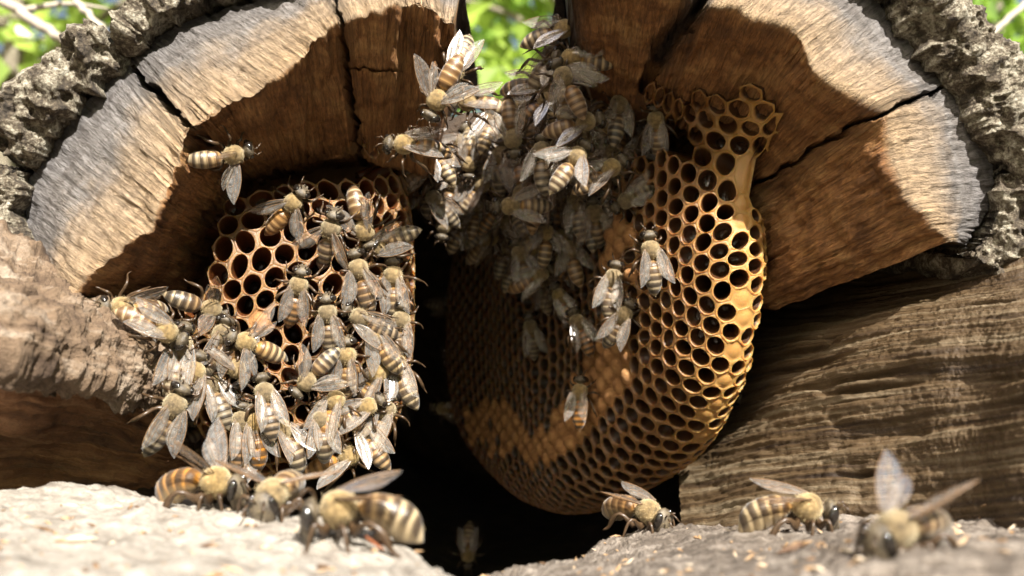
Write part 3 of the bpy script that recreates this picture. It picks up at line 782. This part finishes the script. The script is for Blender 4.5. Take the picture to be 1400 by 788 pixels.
def bee_meshes(bend, side, head_down, seed, stand=.03):
    r_ = np.random.default_rng(seed)
    st = []                                     # centre, tangent, ry, rz, material, seg, along
    hp = math.radians(head_down)
    for x, r in [(.605, .01), (.60, .07), (.58, .115), (.55, .150), (.51, .172), (.47, .175), (.435, .150), (.405, .095), (.385, .055), (.37, .055)]:
        st.append(((x, 0, .25-.02*(x > .4)-(x-.38)*math.sin(hp)*.6), (1, 0, 0), r*1.12, r*1.16, 0, 0, 0))
    for x, r in [(.352, .10), (.325, .150), (.285, .185), (.235, .205), (.175, .213), (.11, .210), (.05, .190), (0, .155), (-.035, .11), (-.06, .06), (-.075, .048)]:
        st.append(((x, 0, .275), (1, 0, 0), r, r*.98, 1, 0, 0))
    n = 44; p = np.array([-.085, 0, .265]); L = .83; nseg = 5.5
    prof_t = [0, .05, .12, .22, .36, .52, .66, .78, .88, .95, 1.0]; prof_r = [.25, .62, .84, .97, 1.0, .98, .90, .74, .50, .28, .03]
    for k in range(n+1):
        t = k/n; ang = math.radians(bend)*t**1.2; sa = math.radians(side)*t
        d = np.array([-math.cos(ang)*math.cos(sa), math.sin(sa), -math.sin(ang)])
        sg = (t*nseg) % 1.0 if t < 1 else .99
        r = np.interp(t, prof_t, prof_r)*.206*(1-.05*(1-sg))
        st.append((tuple(p), tuple(-d), r, r*.93, 2, sg, t)); p = p+d*L/n
    SEG = 20; V = []; seg_a = []; along = []; under = []; Fc = []; MI = []
    for c, tg, ry, rz, m, sg, al in st:
        tg = np.array(tg); lf = np.cross((0., 0., 1.), tg); lf = lf/np.linalg.norm(lf); up = np.cross(tg, lf)
        for k in range(SEG):
            a = 2*math.pi*k/SEG
            V.append(np.array(c)+lf*ry*math.cos(a)+up*rz*math.sin(a)); seg_a.append(sg); along.append(al); under.append(max(0, -math.sin(a))**.7)
    for i in range(len(st)-1):
        for k in range(SEG):
            k2 = (k+1) % SEG; Fc.append((i*SEG+k, (i+1)*SEG+k, (i+1)*SEG+k2, i*SEG+k2)); MI.append(st[i][4] if st[i][4] == st[i+1][4] else st[i+1][4])
    def add(v, f, m):
        b = len(V); V.extend(v); Fc.extend([tuple(q+b for q in t) for t in f]); MI.extend([m]*len(f))
        seg_a.extend([0]*len(v)); along.extend([0]*len(v)); under.extend([0]*len(v))
    for s in (1, -1):                           # eyes
        ev, ef = [], []; nu, nv_ = 12, 8
        for i in range(nv_+1):
            ph = math.pi*i/nv_
            for k in range(nu):
                a = 2*math.pi*k/nu
                q = np.array([.080*math.sin(ph)*math.cos(a), .068*math.sin(ph)*math.sin(a), .135*math.cos(ph)])
                ev.append((.50+q[0]+q[2]*.15-(.0)*s, s*(.150+q[1]-q[2]*.2), .262-(.12)*math.sin(hp)*.6+q[2]))
        for i in range(nv_):
            for k in range(nu):
                k2 = (k+1) % nu; ef.append((i*nu+k, (i+1)*nu+k, (i+1)*nu+k2, i*nu+k2) if True else 0)
        add(ev, ef, 3)
        j = r_.normal(0, .02, (9, 3))
        v, f = tube([(.575, s*.05, .27), (.62, s*.075, .33), (.665, s*.10, .345)], [.016, .014, .014]); add(v, f, 4)
        v, f = tube(np.array([(.66, s*.10, .347), (.72, s*.125, .30), (.78, s*.14, .235)])+j[0], [.016, .015, .012]); add(v, f, 4)
        v, f = tube([(.56, s*.05, .12), (.60, s*.035, .065), (.595, s*.012, .035)], [.03, .022, .01]); add(v, f, 0)
        legs = [([(.27, s*.08, .12), (.33, s*.20, .10), (.42, s*.29, .19), (.50, s*.33, .07), (.53, s*.35, .02), (.60, s*.37, .0)], [.045, .035, .03, .022, .014, .009]),
                ([(.14, s*.09, .10), (.14, s*.22, .09), (.14, s*.40, .21), (.10, s*.50, .08), (.07, s*.55, .02), (.0, s*.60, .0)], [.045, .036, .03, .022, .014, .009]),
                ([(.01, s*.08, .11), (-.05, s*.22, .09), (-.19, s*.37, .23), (-.36, s*.42, .11), (-.43, s*.44, .03), (-.52, s*.48, .0)], [.045, .04, .036, .042, .02, .009])]
        for pts, rad in legs:
            q = np.array(pts); jj = r_.normal(0, .03, 3)*[1, .8, .5]; q[2] += jj; q[3] += jj*1.4; q[4, :2] += jj[:2]*1.6; q[5, :2] += jj[:2]*1.8
            n_ = 13; qq = crom(q, n_); rr = np.interp(np.linspace(0, 5, n_), range(6), rad)
            v, f = tube(qq, rr); add(v, f, 4)
    V = [np.array(q)+(0, 0, stand*min(1, max(0, q[2]/.12))) for q in V]
    body = mesh_data('bee_body', V, Fc, [M_HEAD, M_THO, M_ABD, M_EYE, M_LEG], MI, attrs={'seg': seg_a, 'along': along, 'under': under})
    # fuzz on thorax, head and the pale bands
    hv, hf = [], []
    for c, tg, ry, rz, m, sg, al in st:
        cnt, ln = (34, .055) if m == 1 else ((11, .032) if m == 0 else ((7 if sg < .45 else 0), .03))
        for _ in range(cnt):
            a = r_.uniform(0, 2*math.pi)
            if m == 2 and math.sin(a) < -.2: continue
            tgv = np.array(tg); lf = np.cross((0., 0., 1.), tgv); lf = lf/np.linalg.norm(lf); up = np.cross(tgv, lf)
            nn = lf*math.cos(a)+up*math.sin(a)
            b = np.array(c)+lf*ry*math.cos(a)+up*rz*math.sin(a)+tgv*r_.uniform(-.02, .02)-nn*.008
            dr = nn*(1 if m != 2 else .45)-tgv*r_.uniform(.2, .8)+r_.normal(0, .3, 3); dr /= np.linalg.norm(dr)
            sd_ = np.cross(dr, r_.normal(0, 1, 3)); sd_ /= np.linalg.norm(sd_); l = ln*r_.uniform(.6, 1.3)
            b = b+np.array((0, 0, stand)); i0 = len(hv); hv += [b-sd_*.0028, b+sd_*.0028, b+dr*l]; hf.append((i0, i0+1, i0+2))
    fuzz = mesh_data('bee_fuzz', hv, hf, [M_FUZZ], smooth=False)
    return body, fuzz

def wing_mesh(kind, s):
    n, m = 16, 6
    L, Wd = (.88, .29) if kind == 'fore' else (.60, .19)
    lead = lambda t: Wd*.42*math.sin(math.pi*(.06+.94*t)**.75)**.6
    trail = lambda t: Wd*.62*math.sin(math.pi*(.05+.95*t)**1.25)**.8
    def pt(t, q):
        a, b = (max(.012, lead(t)), max(.012, trail(t))) if t < .999 else (.006, .006)
        return (-L*t, s*(a*(1-q)-b*q), .018*math.sin(q*9+t*2)*(1-t)-.03*t*t)
    V = [pt(i/n, k/m) for i in range(n+1) for k in range(m+1)]
    uv = [(i/n*2.6, k/m) for i in range(n+1) for k in range(m+1)]
    Fc = [tuple(q) for q in grid_faces(n+1, m+1)]; MI = [0]*len(Fc)
    lines = [[(0, .02), (.35, .0), (.7, .0), (.97, .1)], [(0, .3), (.3, .22), (.6, .2), (.85, .06)], [(0, .5), (.25, .5), (.5, .48), (.72, .55), (.9, .75)],
             [(.02, .7), (.3, .85), (.55, .9), (.75, .95)]]
    if kind == 'fore':
        lines += [[(.45, .22), (.5, .36), (.48, .49)], [(.65, .19), (.7, .35), (.66, .53)], [(.3, .5), (.36, .7), (.33, .86)], [(.55, .49), (.58, .7), (.6, .91)], [(.62, .3), (.8, .35), (.95, .4)]]
    for i, ln in enumerate(lines):
        q = crom(np.array([pt(*p) for p in ln]), 9); v, f = tube(q, np.full(9, .0085 if i == 0 else .0048), 4)
        o = len(V); V += [tuple(x) for x in v]; uv += [(0, 0)]*len(v); Fc += [tuple(k+o for k in g) for g in f]; MI += [1]*len(f)
    return mesh_data('wing', V, Fc, [M_WING, M_VEIN], MI, uv=np.array(uv))
W_MESH = {(k, s): wing_mesh(k, s) for k in ('fore', 'hind') for s in (1, -1)}
BODIES = [bee_meshes(*a) for a in [(12, 0, 10, 1), (28, 8, 25, 2), (45, -6, 30, 3), (18, -14, 5, 4), (60, 4, 35, 5), (5, 6, 15, 6), (48, 4, 30, 7, .16), (34, -5, 22, 8, .14)]]
POSES = {'folded': (13, 8, 8), 'rest': (26, 20, 10), 'open': (45, 34, 14), 'fan': (78, 62, 12), 'raised': (34, 26, 34), 'high': (60, 48, 44)}

def make_bee(loc, fwd, up, body=0, pose='rest', scale=1.0, label='', group=None, parts=True, jitter=4):
    fwd = Vector(fwd); up = Vector(up).normalized(); fwd = (fwd-up*fwd.dot(up)).normalized(); lf = up.cross(fwd)
    M = Matrix((fwd, lf, up)).transposed().to_4x4(); M.translation = Vector(loc)
    root = bpy.data.objects.new('honey_bee', None); C.objects.link(root); root.empty_display_size = .2
    root.matrix_world = M @ Matrix.Scale(scale, 4)
    tag(root, label, 'bee', group)
    b, fz = BODIES[body]
    obj('body', b, root); tag(obj('fuzz', fz, root), kind='stuff')
    f, h, be = POSES[pose]
    for s in (1, -1):
        for kind, ang, zz in (('fore', f, .44), ('hind', h, .425)):
            w_ = obj('wing', W_MESH[(kind, s)], root)
            x = .16 if kind == 'fore' else .07
            w_.location = (x, s*.12, zz+.02+(0, 0, 0, 0, 0, 0, .13, .11)[body])
            a = math.radians(ang+random.gauss(0, jitter)); bt = math.radians(be+random.gauss(0, jitter*.5)-(3 if kind == 'hind' else 0))
            w_.rotation_euler = (math.radians(s*random.gauss(8, 5)), bt, -s*a)
    return root

tot_v, tot_f = [], []; n0 = 0
for v, f in surfs:
    tot_v.append(v); tot_f += [tuple(int(k)+n0 for k in q) for q in f]; n0 += len(v)
BVH = BVHTree.FromPolygons([tuple(p) for p in np.vstack(tot_v)], tot_f)

def img_dir(deg):
    a = math.radians(deg); return Vector((math.cos(a), 0, math.sin(a)))
def bee_on(px, py, deg, body=0, pose='rest', label='', scale=1.0, up=None, away=0.0, depth=None, lift=0.0, blend=.45, group=None):
    """px,py: middle of the bee; the ray from there finds the surface it walks on"""
    d = Vector(at(px, py, 1.0)).normalized()
    if depth is None:
        hit, nor, _, _ = BVH.ray_cast(Vector((0, 0, 0)), d, 60)
        if hit is None: hit, nor = d*22, -d
        # average the surface round about
        acc = Vector((0, 0, 0)); hs = []
        for dx, dy in ((18, 0), (-18, 0), (0, 18), (0, -18), (0, 0), (12, 12), (-12, -12), (12, -12), (-12, 12)):
            h2, n2, _, _ = BVH.ray_cast(Vector((0, 0, 0)), Vector(at(px+dx, py+dy, 1.0)).normalized(), 60)
            if h2 is not None and abs(h2.y-hit.y) < 1.3:
                if n2.dot(d) > 0: n2 = -n2
                acc += n2; hs.append(h2.y)
        nor = acc.normalized() if acc.length > 0 else -d
        yv = min(sorted(hs)[:3]) if hs else hit.y
        hit = Vector(at(px, py, yv))
    else:
        hit = Vector(at(px, py, depth)); nor = -d
    if up is None: up = nor.lerp(-d, blend).normalized()
    else: up = Vector(up).normalized()
    f = img_dir(deg)+Vector((0, away, 0))
    loc = hit-up*(.05-lift) if depth is None else hit-up*.25
    return make_bee(loc, f, up, body, pose, scale, label, group)

CW = 'bees in the sunlit crowd on the small comb'
L_BEES = [
 (305, 203, -4, 1, 'high', 'bee clinging to the brown inner wood above the small comb, wing hanging'),
 (398, 280, 52, 5, 'open', 'bee with both wings opened at the top of the small comb'),
 (458, 316, 68, 5, 'open', 'shaded bee with spread wings beside the orange-lit cells'),
 (503, 303, -75, 2, 'rest', 'dark bee facing downward on the upper rim of the small comb'),
 (530, 332, 205, 1, 'folded', 'rim-lit bee at the upper corner of the small comb'),
 (541, 388, 92, 1, 'folded', 'bee gripping the shaded edge of the small comb'),
 (409, 395, 76, 5, 'folded', 'bee with gleaming white folded wings in the middle of the small comb'),
 (452, 432, 92, 0, 'folded', 'upright bee with white wings parted, beside the gleaming-winged bee'),
 (497, 376, 104, 0, 'rest', 'bee with long wings trailing down the small comb edge'),
 (502, 436, 148, 3, 'folded', 'bee climbing between the upright bee and the comb edge'),
 (480, 492, 88, 0, 'folded', 'slender upright bee below the white-winged upright bee'),
 (424, 512, 226, 5, 'open', 'bee heading down across open cells with clear wings apart'),
 (440, 585, 96, 4, 'folded', 'pale bee alone on the dark lower comb, head up'),
 (385, 605, 112, 4, 'folded', 'bee tucked at the bottom of the crowd with head raised'),
 (360, 552, 98, 0, 'folded', 'bee with a long wing down its back inside the crowd'),
 (322, 588, 80, 0, 'folded', 'striped bee hanging at the lower edge of the crowd'),
 (272, 592, 36, 1, 'rest', 'bee with big dark eye reaching up from the lip wood'),
 (256, 520, 68, 0, 'folded', 'plump bee pressed against the crumbling lip'),
 (312, 502, -72, 3, 'open', 'bee diving head down in the crowd by the lip'),
 (338, 470, 160, 5, 'fan', 'bee with one white wing stuck out over open cells'),
 (272, 420, -12, 1, 'high', 'bee with two wings raised high on the lip beside the comb'),
 (170, 418, 172, 1, 'raised', 'bee crawling outward on the crumbling lip wood'),
 (524, 465, 118, 3, 'folded', 'bee on the rounded side of the small comb'),
 (546, 446, 80, 0, 'folded', 'dim bee hugging the shadow side of the small comb'),
 (520, 520, 60, 2, 'folded', 'dim bee low on the rounded comb side'),
 (548, 512, 110, 3, 'folded', 'dim bee beside the black hollow on the small comb'),
 (497, 562, 30, 1, 'folded', 'dim bee on the dark lower flank of the small comb'),
 (528, 572, 70, 0, 'folded', 'shadowed bee at the lower corner of the small comb'),
 (552, 560, 96, 0, 'folded', 'dim bee low at the hollow side of the small comb'),
 (500, 600, 118, 3, 'folded', 'dim bee near the bottom corner of the small comb'),
 (462, 560, 75, 1, 'folded', 'half-lit bee beside the pale lone bee'),
 (212, 452, -20, 3, 'folded', 'bee on the lip edge behind the raised-winged bee'),
 (240, 486, 75, 0, 'folded', 'bee climbing the lip edge above the plump bee'),
 (290, 468, 60, 1, 'folded', 'bee where lip and comb meet, among overlapping bees'),
 (228, 556, 62, 5, 'folded', 'striped bee hanging under the lip edge'),
 (262, 632, 28, 0, 'folded', 'bee at the bottom of the lip crowd with body stretched'),
 (300, 626, 70, 3, 'folded', 'bee hanging head up below the lip crowd'),
 (345, 590, 100, 1, 'folded', 'bee wedged between striped hanging bee and long-winged bee'),
 (285, 540, 110, 5, 'folded', 'bee across the middle of the lip crowd'),
 (470, 632, 20, 2, 'rest', 'dim bee under the bottom of the small comb'),
 (340, 625, 60, 2, 'folded', 'bee half hidden under the crowd bottom'),
]
for x, y, a, b, p, lab in L_BEES:
    bee_on(x, y, a, b, p, lab, group='bees on the small comb', lift=random.uniform(0, .12), scale=random.uniform(.84, 1.0))

R_BEES = [
 (887, 352, 96, 0, 'folded', 'cream-banded bee on the open cells of the large comb'),
 (850, 436, 62, 1, 'folded', 'small-looking bee curling over the capped band'),
 (793, 450, 112, 0, 'folded', 'bee with pale rings beside the capped band'),
 (796, 545, 92, 0, 'folded', 'bee on the lowest capped cells of the large comb'),
 (780, 352, 100, 3, 'rest', 'bee walking up above the capped band'),
 (898, 168, 94, 5, 'folded', 'bee with a strongly striped back where the large comb meets wood'),
 (860, 270, 212, 5, 'folded', 'pale-striped bee at the top of the open cells'),
 (742, 388, 95, 3, 'folded', 'dim bee below the cluster on the dark far cells'),
 (706, 366, 70, 0, 'folded', 'dim bee nearest the hollow on the dark far cells'),
 (770, 412, 120, 1, 'folded', 'dim bee between the cluster and the pale-ringed bee'),
 (838, 392, 80, 3, 'folded', 'bee on the capped strip under the cream-banded bee'),
 (725, 452, 100, 5, 'folded', 'lone dim bee out on the far dark cells of the large comb'),
 (812, 296, 100, 2, 'rest', 'bee with reddish light on it above the capped strip'),
]
for x, y, a, b, p, lab in R_BEES:
    bee_on(x, y, a, b, p, lab, group='bees on the large comb', scale=random.uniform(.84, .92))

# bees on the sills
UPZ = Vector((0, -.12, 1))
def sill_bee(px, py, Y, fwd, body, pose, label, scale=1.0, up=UPZ):
    p = Vector(at(px, py, Y)); hit, nor, _, _ = BVH.ray_cast(Vector((p.x, p.y, p.z+2.0)), Vector((0, 0, -1)), 6)
    z = hit.z if hit is not None else p.z
    # slide along the line of sight so that the feet stay under the same spot of the picture
    return make_bee((p.x, p.y, z-.03), fwd, up, body, pose, scale, label, 'bees walking on the sills', jitter=4)
sill_bee(283, 705, 14.3, (1, -.25, 0), 6, 'high', 'bee on the bleached sill with wings lifted, beside the one facing out')
sill_bee(380, 712, 13.4, (-.15, -1, 0), 7, 'fan', 'bee on the bleached sill facing out with wings held wide')
pb = sill_bee(482, 750, 11.7, (-1, -.12, 0), 6, 'rest', 'large soft bee on the bleached sill, hind leg carrying brown pollen')
def pollen_load(bee):
    V, Fc = [], []; nu, nv_ = 12, 8
    for i in range(nv_+1):
        ph = math.pi*i/nv_
        for k in range(nu):
            a = 2*math.pi*k/nu; V.append((-.27+.06*math.sin(ph)*math.cos(a)+.09*math.cos(ph), .44+.05*math.sin(ph)*math.sin(a), .16+.06*math.sin(ph)*math.cos(a)+.07*math.cos(ph)))
    for i in range(nv_):
        for k in range(nu): Fc.append((i*nu+k, (i+1)*nu+k, (i+1)*nu+(k+1) % nu, i*nu+(k+1) % nu))
    V = np.array(V); V += (fbm(V, 14, 3)*.02)[:, None]
    obj('pollen_load', mesh_data('pollen_load', V, Fc, [mat_simple('pollen', (.20, .06, .018), .7)]), bee)
pollen_load(pb)
sill_bee(1088, 722, 14.6, (1, -.10, 0), 6, 'rest', 'bee arched on the gritty sill in full sun')
sill_bee(1235, 772, 10.0, (-.85, -.6, 0), 7, 'raised', 'large bee on the gritty sill facing outward with wings back', .92)
sill_bee(876, 742, 17.3, (.7, -.75, 0), 7, 'folded', 'shaded bee on the gritty sill below the large comb')
bee_on(1034, 548, 175, 1, 'folded', 'dim bee on the grained wall near the large comb', depth=22.6, group='bees on the wood', scale=.8)
bee_on(640, 752, -90, 1, 'folded', 'barely lit bee deep in the floor of the hollow', depth=31, group='bees in the hollow')

# the cluster in the cleft between the logs
CL = [
 (603, 128, 242, 0, 'open', 'sunlit bee head down on the cleft side of the log, wing outstretched', 18.2),
 (624, 92, 250, 0, 'folded', 'bee with pale striped abdomen turned up at the cleft', 18.6),
 (563, 200, 178, 1, 'folded', 'bee emerging sideways from shadow beneath the cleft log end', 18.9),
 (762, 44, 20, 1, 'folded', 'topmost bee of the cluster against the green', 19.4),
 (748, 84, 60, 2, 'folded', 'bee just under the topmost bee of the cluster', 19.8),
 (790, 82, 170, 3, 'folded', 'bee beside the charred edge of the thick log', 19.2),
 (732, 116, 10, 4, 'folded', 'rounded pale-backed bee high in the cluster', 19.9),
 (774, 114, 118, 5, 'open', 'bee with sharp pale rings next to the charred log edge', 18.9),
 (700, 182, -82, 0, 'rest', 'bee hanging head down in the cluster middle', 20.0),
 (741, 216, 92, 2, 'rest', 'bee with shiny dark head up in the cluster middle', 19.9),
 (784, 222, 56, 0, 'open', 'bee with amber wings spread over the cluster', 19.2),
 (828, 236, 34, 5, 'folded', 'striped bee at the cluster edge beside open cells', 19.6),
 (845, 152, 80, 5, 'folded', 'dark striped bee below the charred crack', 20.0),
 (792, 170, 12, 1, 'rest', 'reddish bee in the upper cluster', 19.4),
 (706, 282, 182, 5, 'rest', 'ochre-ringed bee low in the cluster', 20.6),
 (648, 142, 170, 4, 'folded', 'bleached-looking bee in the bright cleft', 21.0),
]
for x, y, a, b, p, lab, dep in CL:
    bee_on(x, y, a, b, p, lab, depth=dep+(.9 if x > 680 else 0), scale=.92, up=Vector((random.uniform(-.3, .3), -1, random.uniform(-.1, .5))), group='bee cluster in the cleft')
def cl_depth(x, y):
    base = 21.9+1.4*math.exp(-((x-650)/60)**2)
    base += max(0, (y-240))*.016*(1 if x < 700 else .55)
    if x < 600: base -= 1.0
    return base
poly = [(560, 225), (600, 200), (650, 185), (695, 150), (735, 125), (765, 95), (785, 90), (800, 130), (850, 140), (878, 165), (870, 215), (850, 262), (825, 310), (800, 355), (760, 385), (700, 375), (650, 335), (600, 295), (565, 260)]
pts = [(c[0], c[1]) for c in CL]; tries = 0
WINGW = {'folded': 'wings folded', 'rest': 'wings half open', 'open': 'wings spread'}
while tries < 5000:
    tries += 1
    x, y = random.uniform(550, 885), random.uniform(40, 390)
    if not in_poly((x, y), poly): continue
    if min(math.hypot(x-a, y-b) for a, b in pts) < 22.5: continue
    pts.append((x, y))
    lay = random.choice((0, .5, 1.0))
    hd = (random.choice((90, 90, 80, 100, 75, 110, 60, 125, 150, 30, -90, -70))+random.uniform(-15, 15)) % 360
    pz = random.choice(('folded', 'folded', 'folded', 'folded', 'folded', 'rest', 'open'))
    way = 'head up' if 45 < hd < 135 else 'head down' if 225 < hd < 315 else 'turned sideways'
    if x > 770 and y < 200: zone = 'beneath the charred log edge'
    elif x > 770: zone = 'beside the open cells of the large comb'
    elif y < 150: zone = 'in the bright top of the cleft'
    elif x < 640: zone = 'under the stepped log end'
    elif y > 255: zone = 'at the dim foot of the cluster'
    else: zone = 'in the thick of the cluster'
    bee_on(x, y, hd, random.randrange(6), pz, 'bee %s with %s, packed %s' % (way, WINGW[pz], zone), depth=cl_depth(x, y)+lay, scale=random.uniform(.82, .95),
           up=Vector((random.uniform(-.55, .25), -1, random.uniform(-.1, .35))), group='bee cluster in the cleft')
for x, y in [(640, 330), (612, 420), (655, 400), (690, 345), (620, 500), (612, 560)]:
    bee_on(x, y, random.uniform(0, 360), random.randrange(6), 'folded', 'faint bee deep in the black hollow behind the combs',
           depth=random.uniform(31, 36), up=Vector((random.uniform(-.6, .6), -1, random.uniform(-.4, .7))), group='bees in the hollow')

# ------------------------------------------------------------------ trees and branches behind
def leaf_cloud(n, centre, rad, size, seed):
    r_ = np.random.default_rng(seed)
    u = r_.normal(0, 1, (n, 3)); u /= np.linalg.norm(u, axis=1, keepdims=True)
    nb = 26; bl = r_.normal(0, 1, (nb, 3)); bl /= np.linalg.norm(bl, axis=1, keepdims=True); bl *= r_.uniform(.35, .95, (nb, 1))
    k = r_.integers(0, nb, n)
    P = np.array(centre)+np.array(rad)*(bl[k]+u*r_.uniform(0, .34, (n, 1)))
    d = r_.normal(0, 1, (n, 3))+[0, 0, -.4]; d /= np.linalg.norm(d, axis=1, keepdims=True)
    s = np.cross(d, r_.normal(0, 1, (n, 3))); s /= np.linalg.norm(s, axis=1, keepdims=True); nn = np.cross(d, s)
    L = size*r_.uniform(.6, 1.3, (n, 1)); Wd = L*.36
    V = np.stack([P, P+d*L*.45+s*Wd+nn*L*.08, P+d*L, P+d*L*.45-s*Wd+nn*L*.08], 1).reshape(-1, 3)
    i = np.arange(n)*4
    return V, np.concatenate([np.stack([i, i+1, i+2], 1), np.stack([i, i+2, i+3], 1)])
def tree(x, y, h, rad, n, size, mat, label, seed, group='trees behind the log'):
    r_ = np.random.default_rng(seed); root = empty('broadleaf_tree', (x, y, -14))
    tag(root, label, 'tree', group)
    tr = [(0, 0, 0), (r_.normal(0, 2), 0, h*.3), (r_.normal(0, 5), r_.normal(0, 4), h*.65), (r_.normal(0, 6), 0, h*.98)]
    pth = crom(tr, 12); V, Fc = tube(pth, np.linspace(h*.035, h*.008, 12), 10)
    V = list(V); Fc = list(Fc)
    for k in range(9):
        t = r_.uniform(.4, .95); b = pth[int(t*11)]; a = r_.uniform(0, 6.28); l = rad*r_.uniform(.5, .95)
        q = crom([b, b+np.array([math.cos(a)*l*.5, math.sin(a)*l*.5, l*.35]), b+np.array([math.cos(a)*l, math.sin(a)*l, l*.5])], 6)
        v, f = tube(q, np.linspace(h*.012, h*.003, 6), 6); o_ = len(V); V += v; Fc += [tuple(i+o_ for i in g) for g in f]
    obj('trunk', mesh_data('trunk', V, Fc, [M_TRUNK]), root)
    V, Fc = leaf_cloud(n, (0, 0, h*.72), (rad, rad*.8, h*.42), size, seed+100)
    obj('crown', mesh_data('crown', V, Fc, [mat], smooth=False), root)
tree(-150, 290, 170, 85, 620, 9, M_LEAF2, 'bright green tree seen past the bark of the twin-facet log', 1)
tree(-45, 420, 240, 95, 950, 10, M_LEAF, 'green tree standing far behind the cleft', 2)
tree(35, 300, 150, 70, 1500, 9, M_LEAF2, 'light green tree glimpsed through the cleft', 3)
tree(165, 330, 190, 80, 1000, 9, M_LEAF, 'green tree behind the bark of the cracked log', 4)
tree(-260, 420, 260, 110, 1000, 11, M_LEAF, 'tall darker tree at the edge of the clearing', 5)
tree(270, 460, 260, 110, 1300, 11, M_LEAF2, 'tall light tree past the cracked log', 6)
for k, ang in enumerate((-104, -70, -36, -4, 30, 66, 102)):   # unseen trees added behind the camera to cut the sky light
    a = math.radians(ang); dist = 430+40*(k % 2)
    tree(math.sin(a)*dist, -math.cos(a)*dist, 330+20*(k % 3), 135, 2400, 15, (M_LEAF, M_LEAF2)[k % 2], 'unseen leafy tree added behind the camera to dim the sky light', 20+k, 'added sky-blocking trees')
def branch(pts, r0, r1, label, twigs, seed):
    r_ = np.random.default_rng(seed); P = np.array([at(*p) for p in pts]); root = empty('bare_branch', P[0]); base = P[0].copy()
    q = crom(P, 30)-base; q[1:] += r_.normal(0, r0*.25, (29, 3)); V, Fc = tube(q, np.linspace(r0, r1, 30), 9)
    obj('limb', mesh_data('limb', V, Fc, [M_BRANCH]), root)
    for k in twigs:
        b = q[k]; d = r_.normal(0, 1, 3); d[2] = abs(d[2]); d *= 4/np.linalg.norm(d)
        V, Fc = tube(crom([b, b+d*.5+[0, 0, .3], b+d], 8), np.linspace(r1*.9, r1*.3, 8), 6)
        obj('twig', mesh_data('twig', V, Fc, [M_BRANCH]), root)
    tag(root, label, 'branch', 'bare branches behind the log')
branch([(-260, -200, 60), (-90, -60, 54), (0, 0, 50), (45, 28, 48), (90, 58, 46), (150, 110, 44), (210, 190, 42)], .32, .2, 'pale thick branch slanting down behind the lichen bark', (6, 12), 1)
branch([(20, -120, 50), (70, -40, 46), (100, -2, 44), (128, 28, 43), (170, 80, 42), (240, 180, 40)], .20, .12, 'thin dark branch beside the pale thick one', (5,), 2)
branch([(1560, -140, 60), (1440, -30, 56), (1398, 10, 54), (1355, 48, 52), (1290, 110, 48), (1200, 200, 44)], .20, .12, 'thin grey branch slanting behind the cracked log bark', (8,), 3)

# ------------------------------------------------------------------ crumbs of wood and wax on the sills
def crumbs():
    r_ = np.random.default_rng(5); V, Fc = [], []
    for k in range(420):
        px = r_.uniform(-40, 1440); Y = r_.uniform(9.5, 17); x = (px-700)/F*Y
        hit, nor, _, _ = BVH.ray_cast(Vector((x, Y, -1.5)), Vector((0, 0, -1)), 4.5)
        if hit is None or hit.z > -2.4: continue
        if proj(hit)[1] < 690: continue
        sz = r_.uniform(.02, .07)*(1 if k % 12 else 2.0); a = r_.uniform(0, 6.28); e = np.array([math.cos(a), math.sin(a), r_.normal(0, .3)])*sz*r_.uniform(1, 2.6); g = np.array([-math.sin(a), math.cos(a), r_.normal(0, .3)])*sz*.6
        c = np.array(hit)+[0, 0, sz*.25]; up = np.array([0, 0, sz*.5]); i0 = len(V)
        V += [c-e, c+e*r_.uniform(.6, 1), c+g, c-g*r_.uniform(.5, 1), c+up, c-up]
        Fc += [tuple(i0+q for q in t) for t in ((0, 3, 4), (3, 1, 4), (1, 2, 4), (2, 0, 4), (3, 0, 5), (1, 3, 5), (2, 1, 5), (0, 2, 5))]
    n = NT('crumb'); ob = n.coord('Object')
    m = n.done(n.pbsdf(Base_Color=n.ramp(n.noise(ob, 3, 2), [(.35, (.08, .04, .018)), (.5, (.32, .20, .10)), (.65, (.40, .34, .26))]), Roughness=.8))
    o = obj('wood_crumbs', mesh_data('wood_crumbs', V, Fc, [m], smooth=False)); tag(o, 'loose crumbs of wood and wax strewn over the sills', 'debris', kind='stuff')
crumbs()
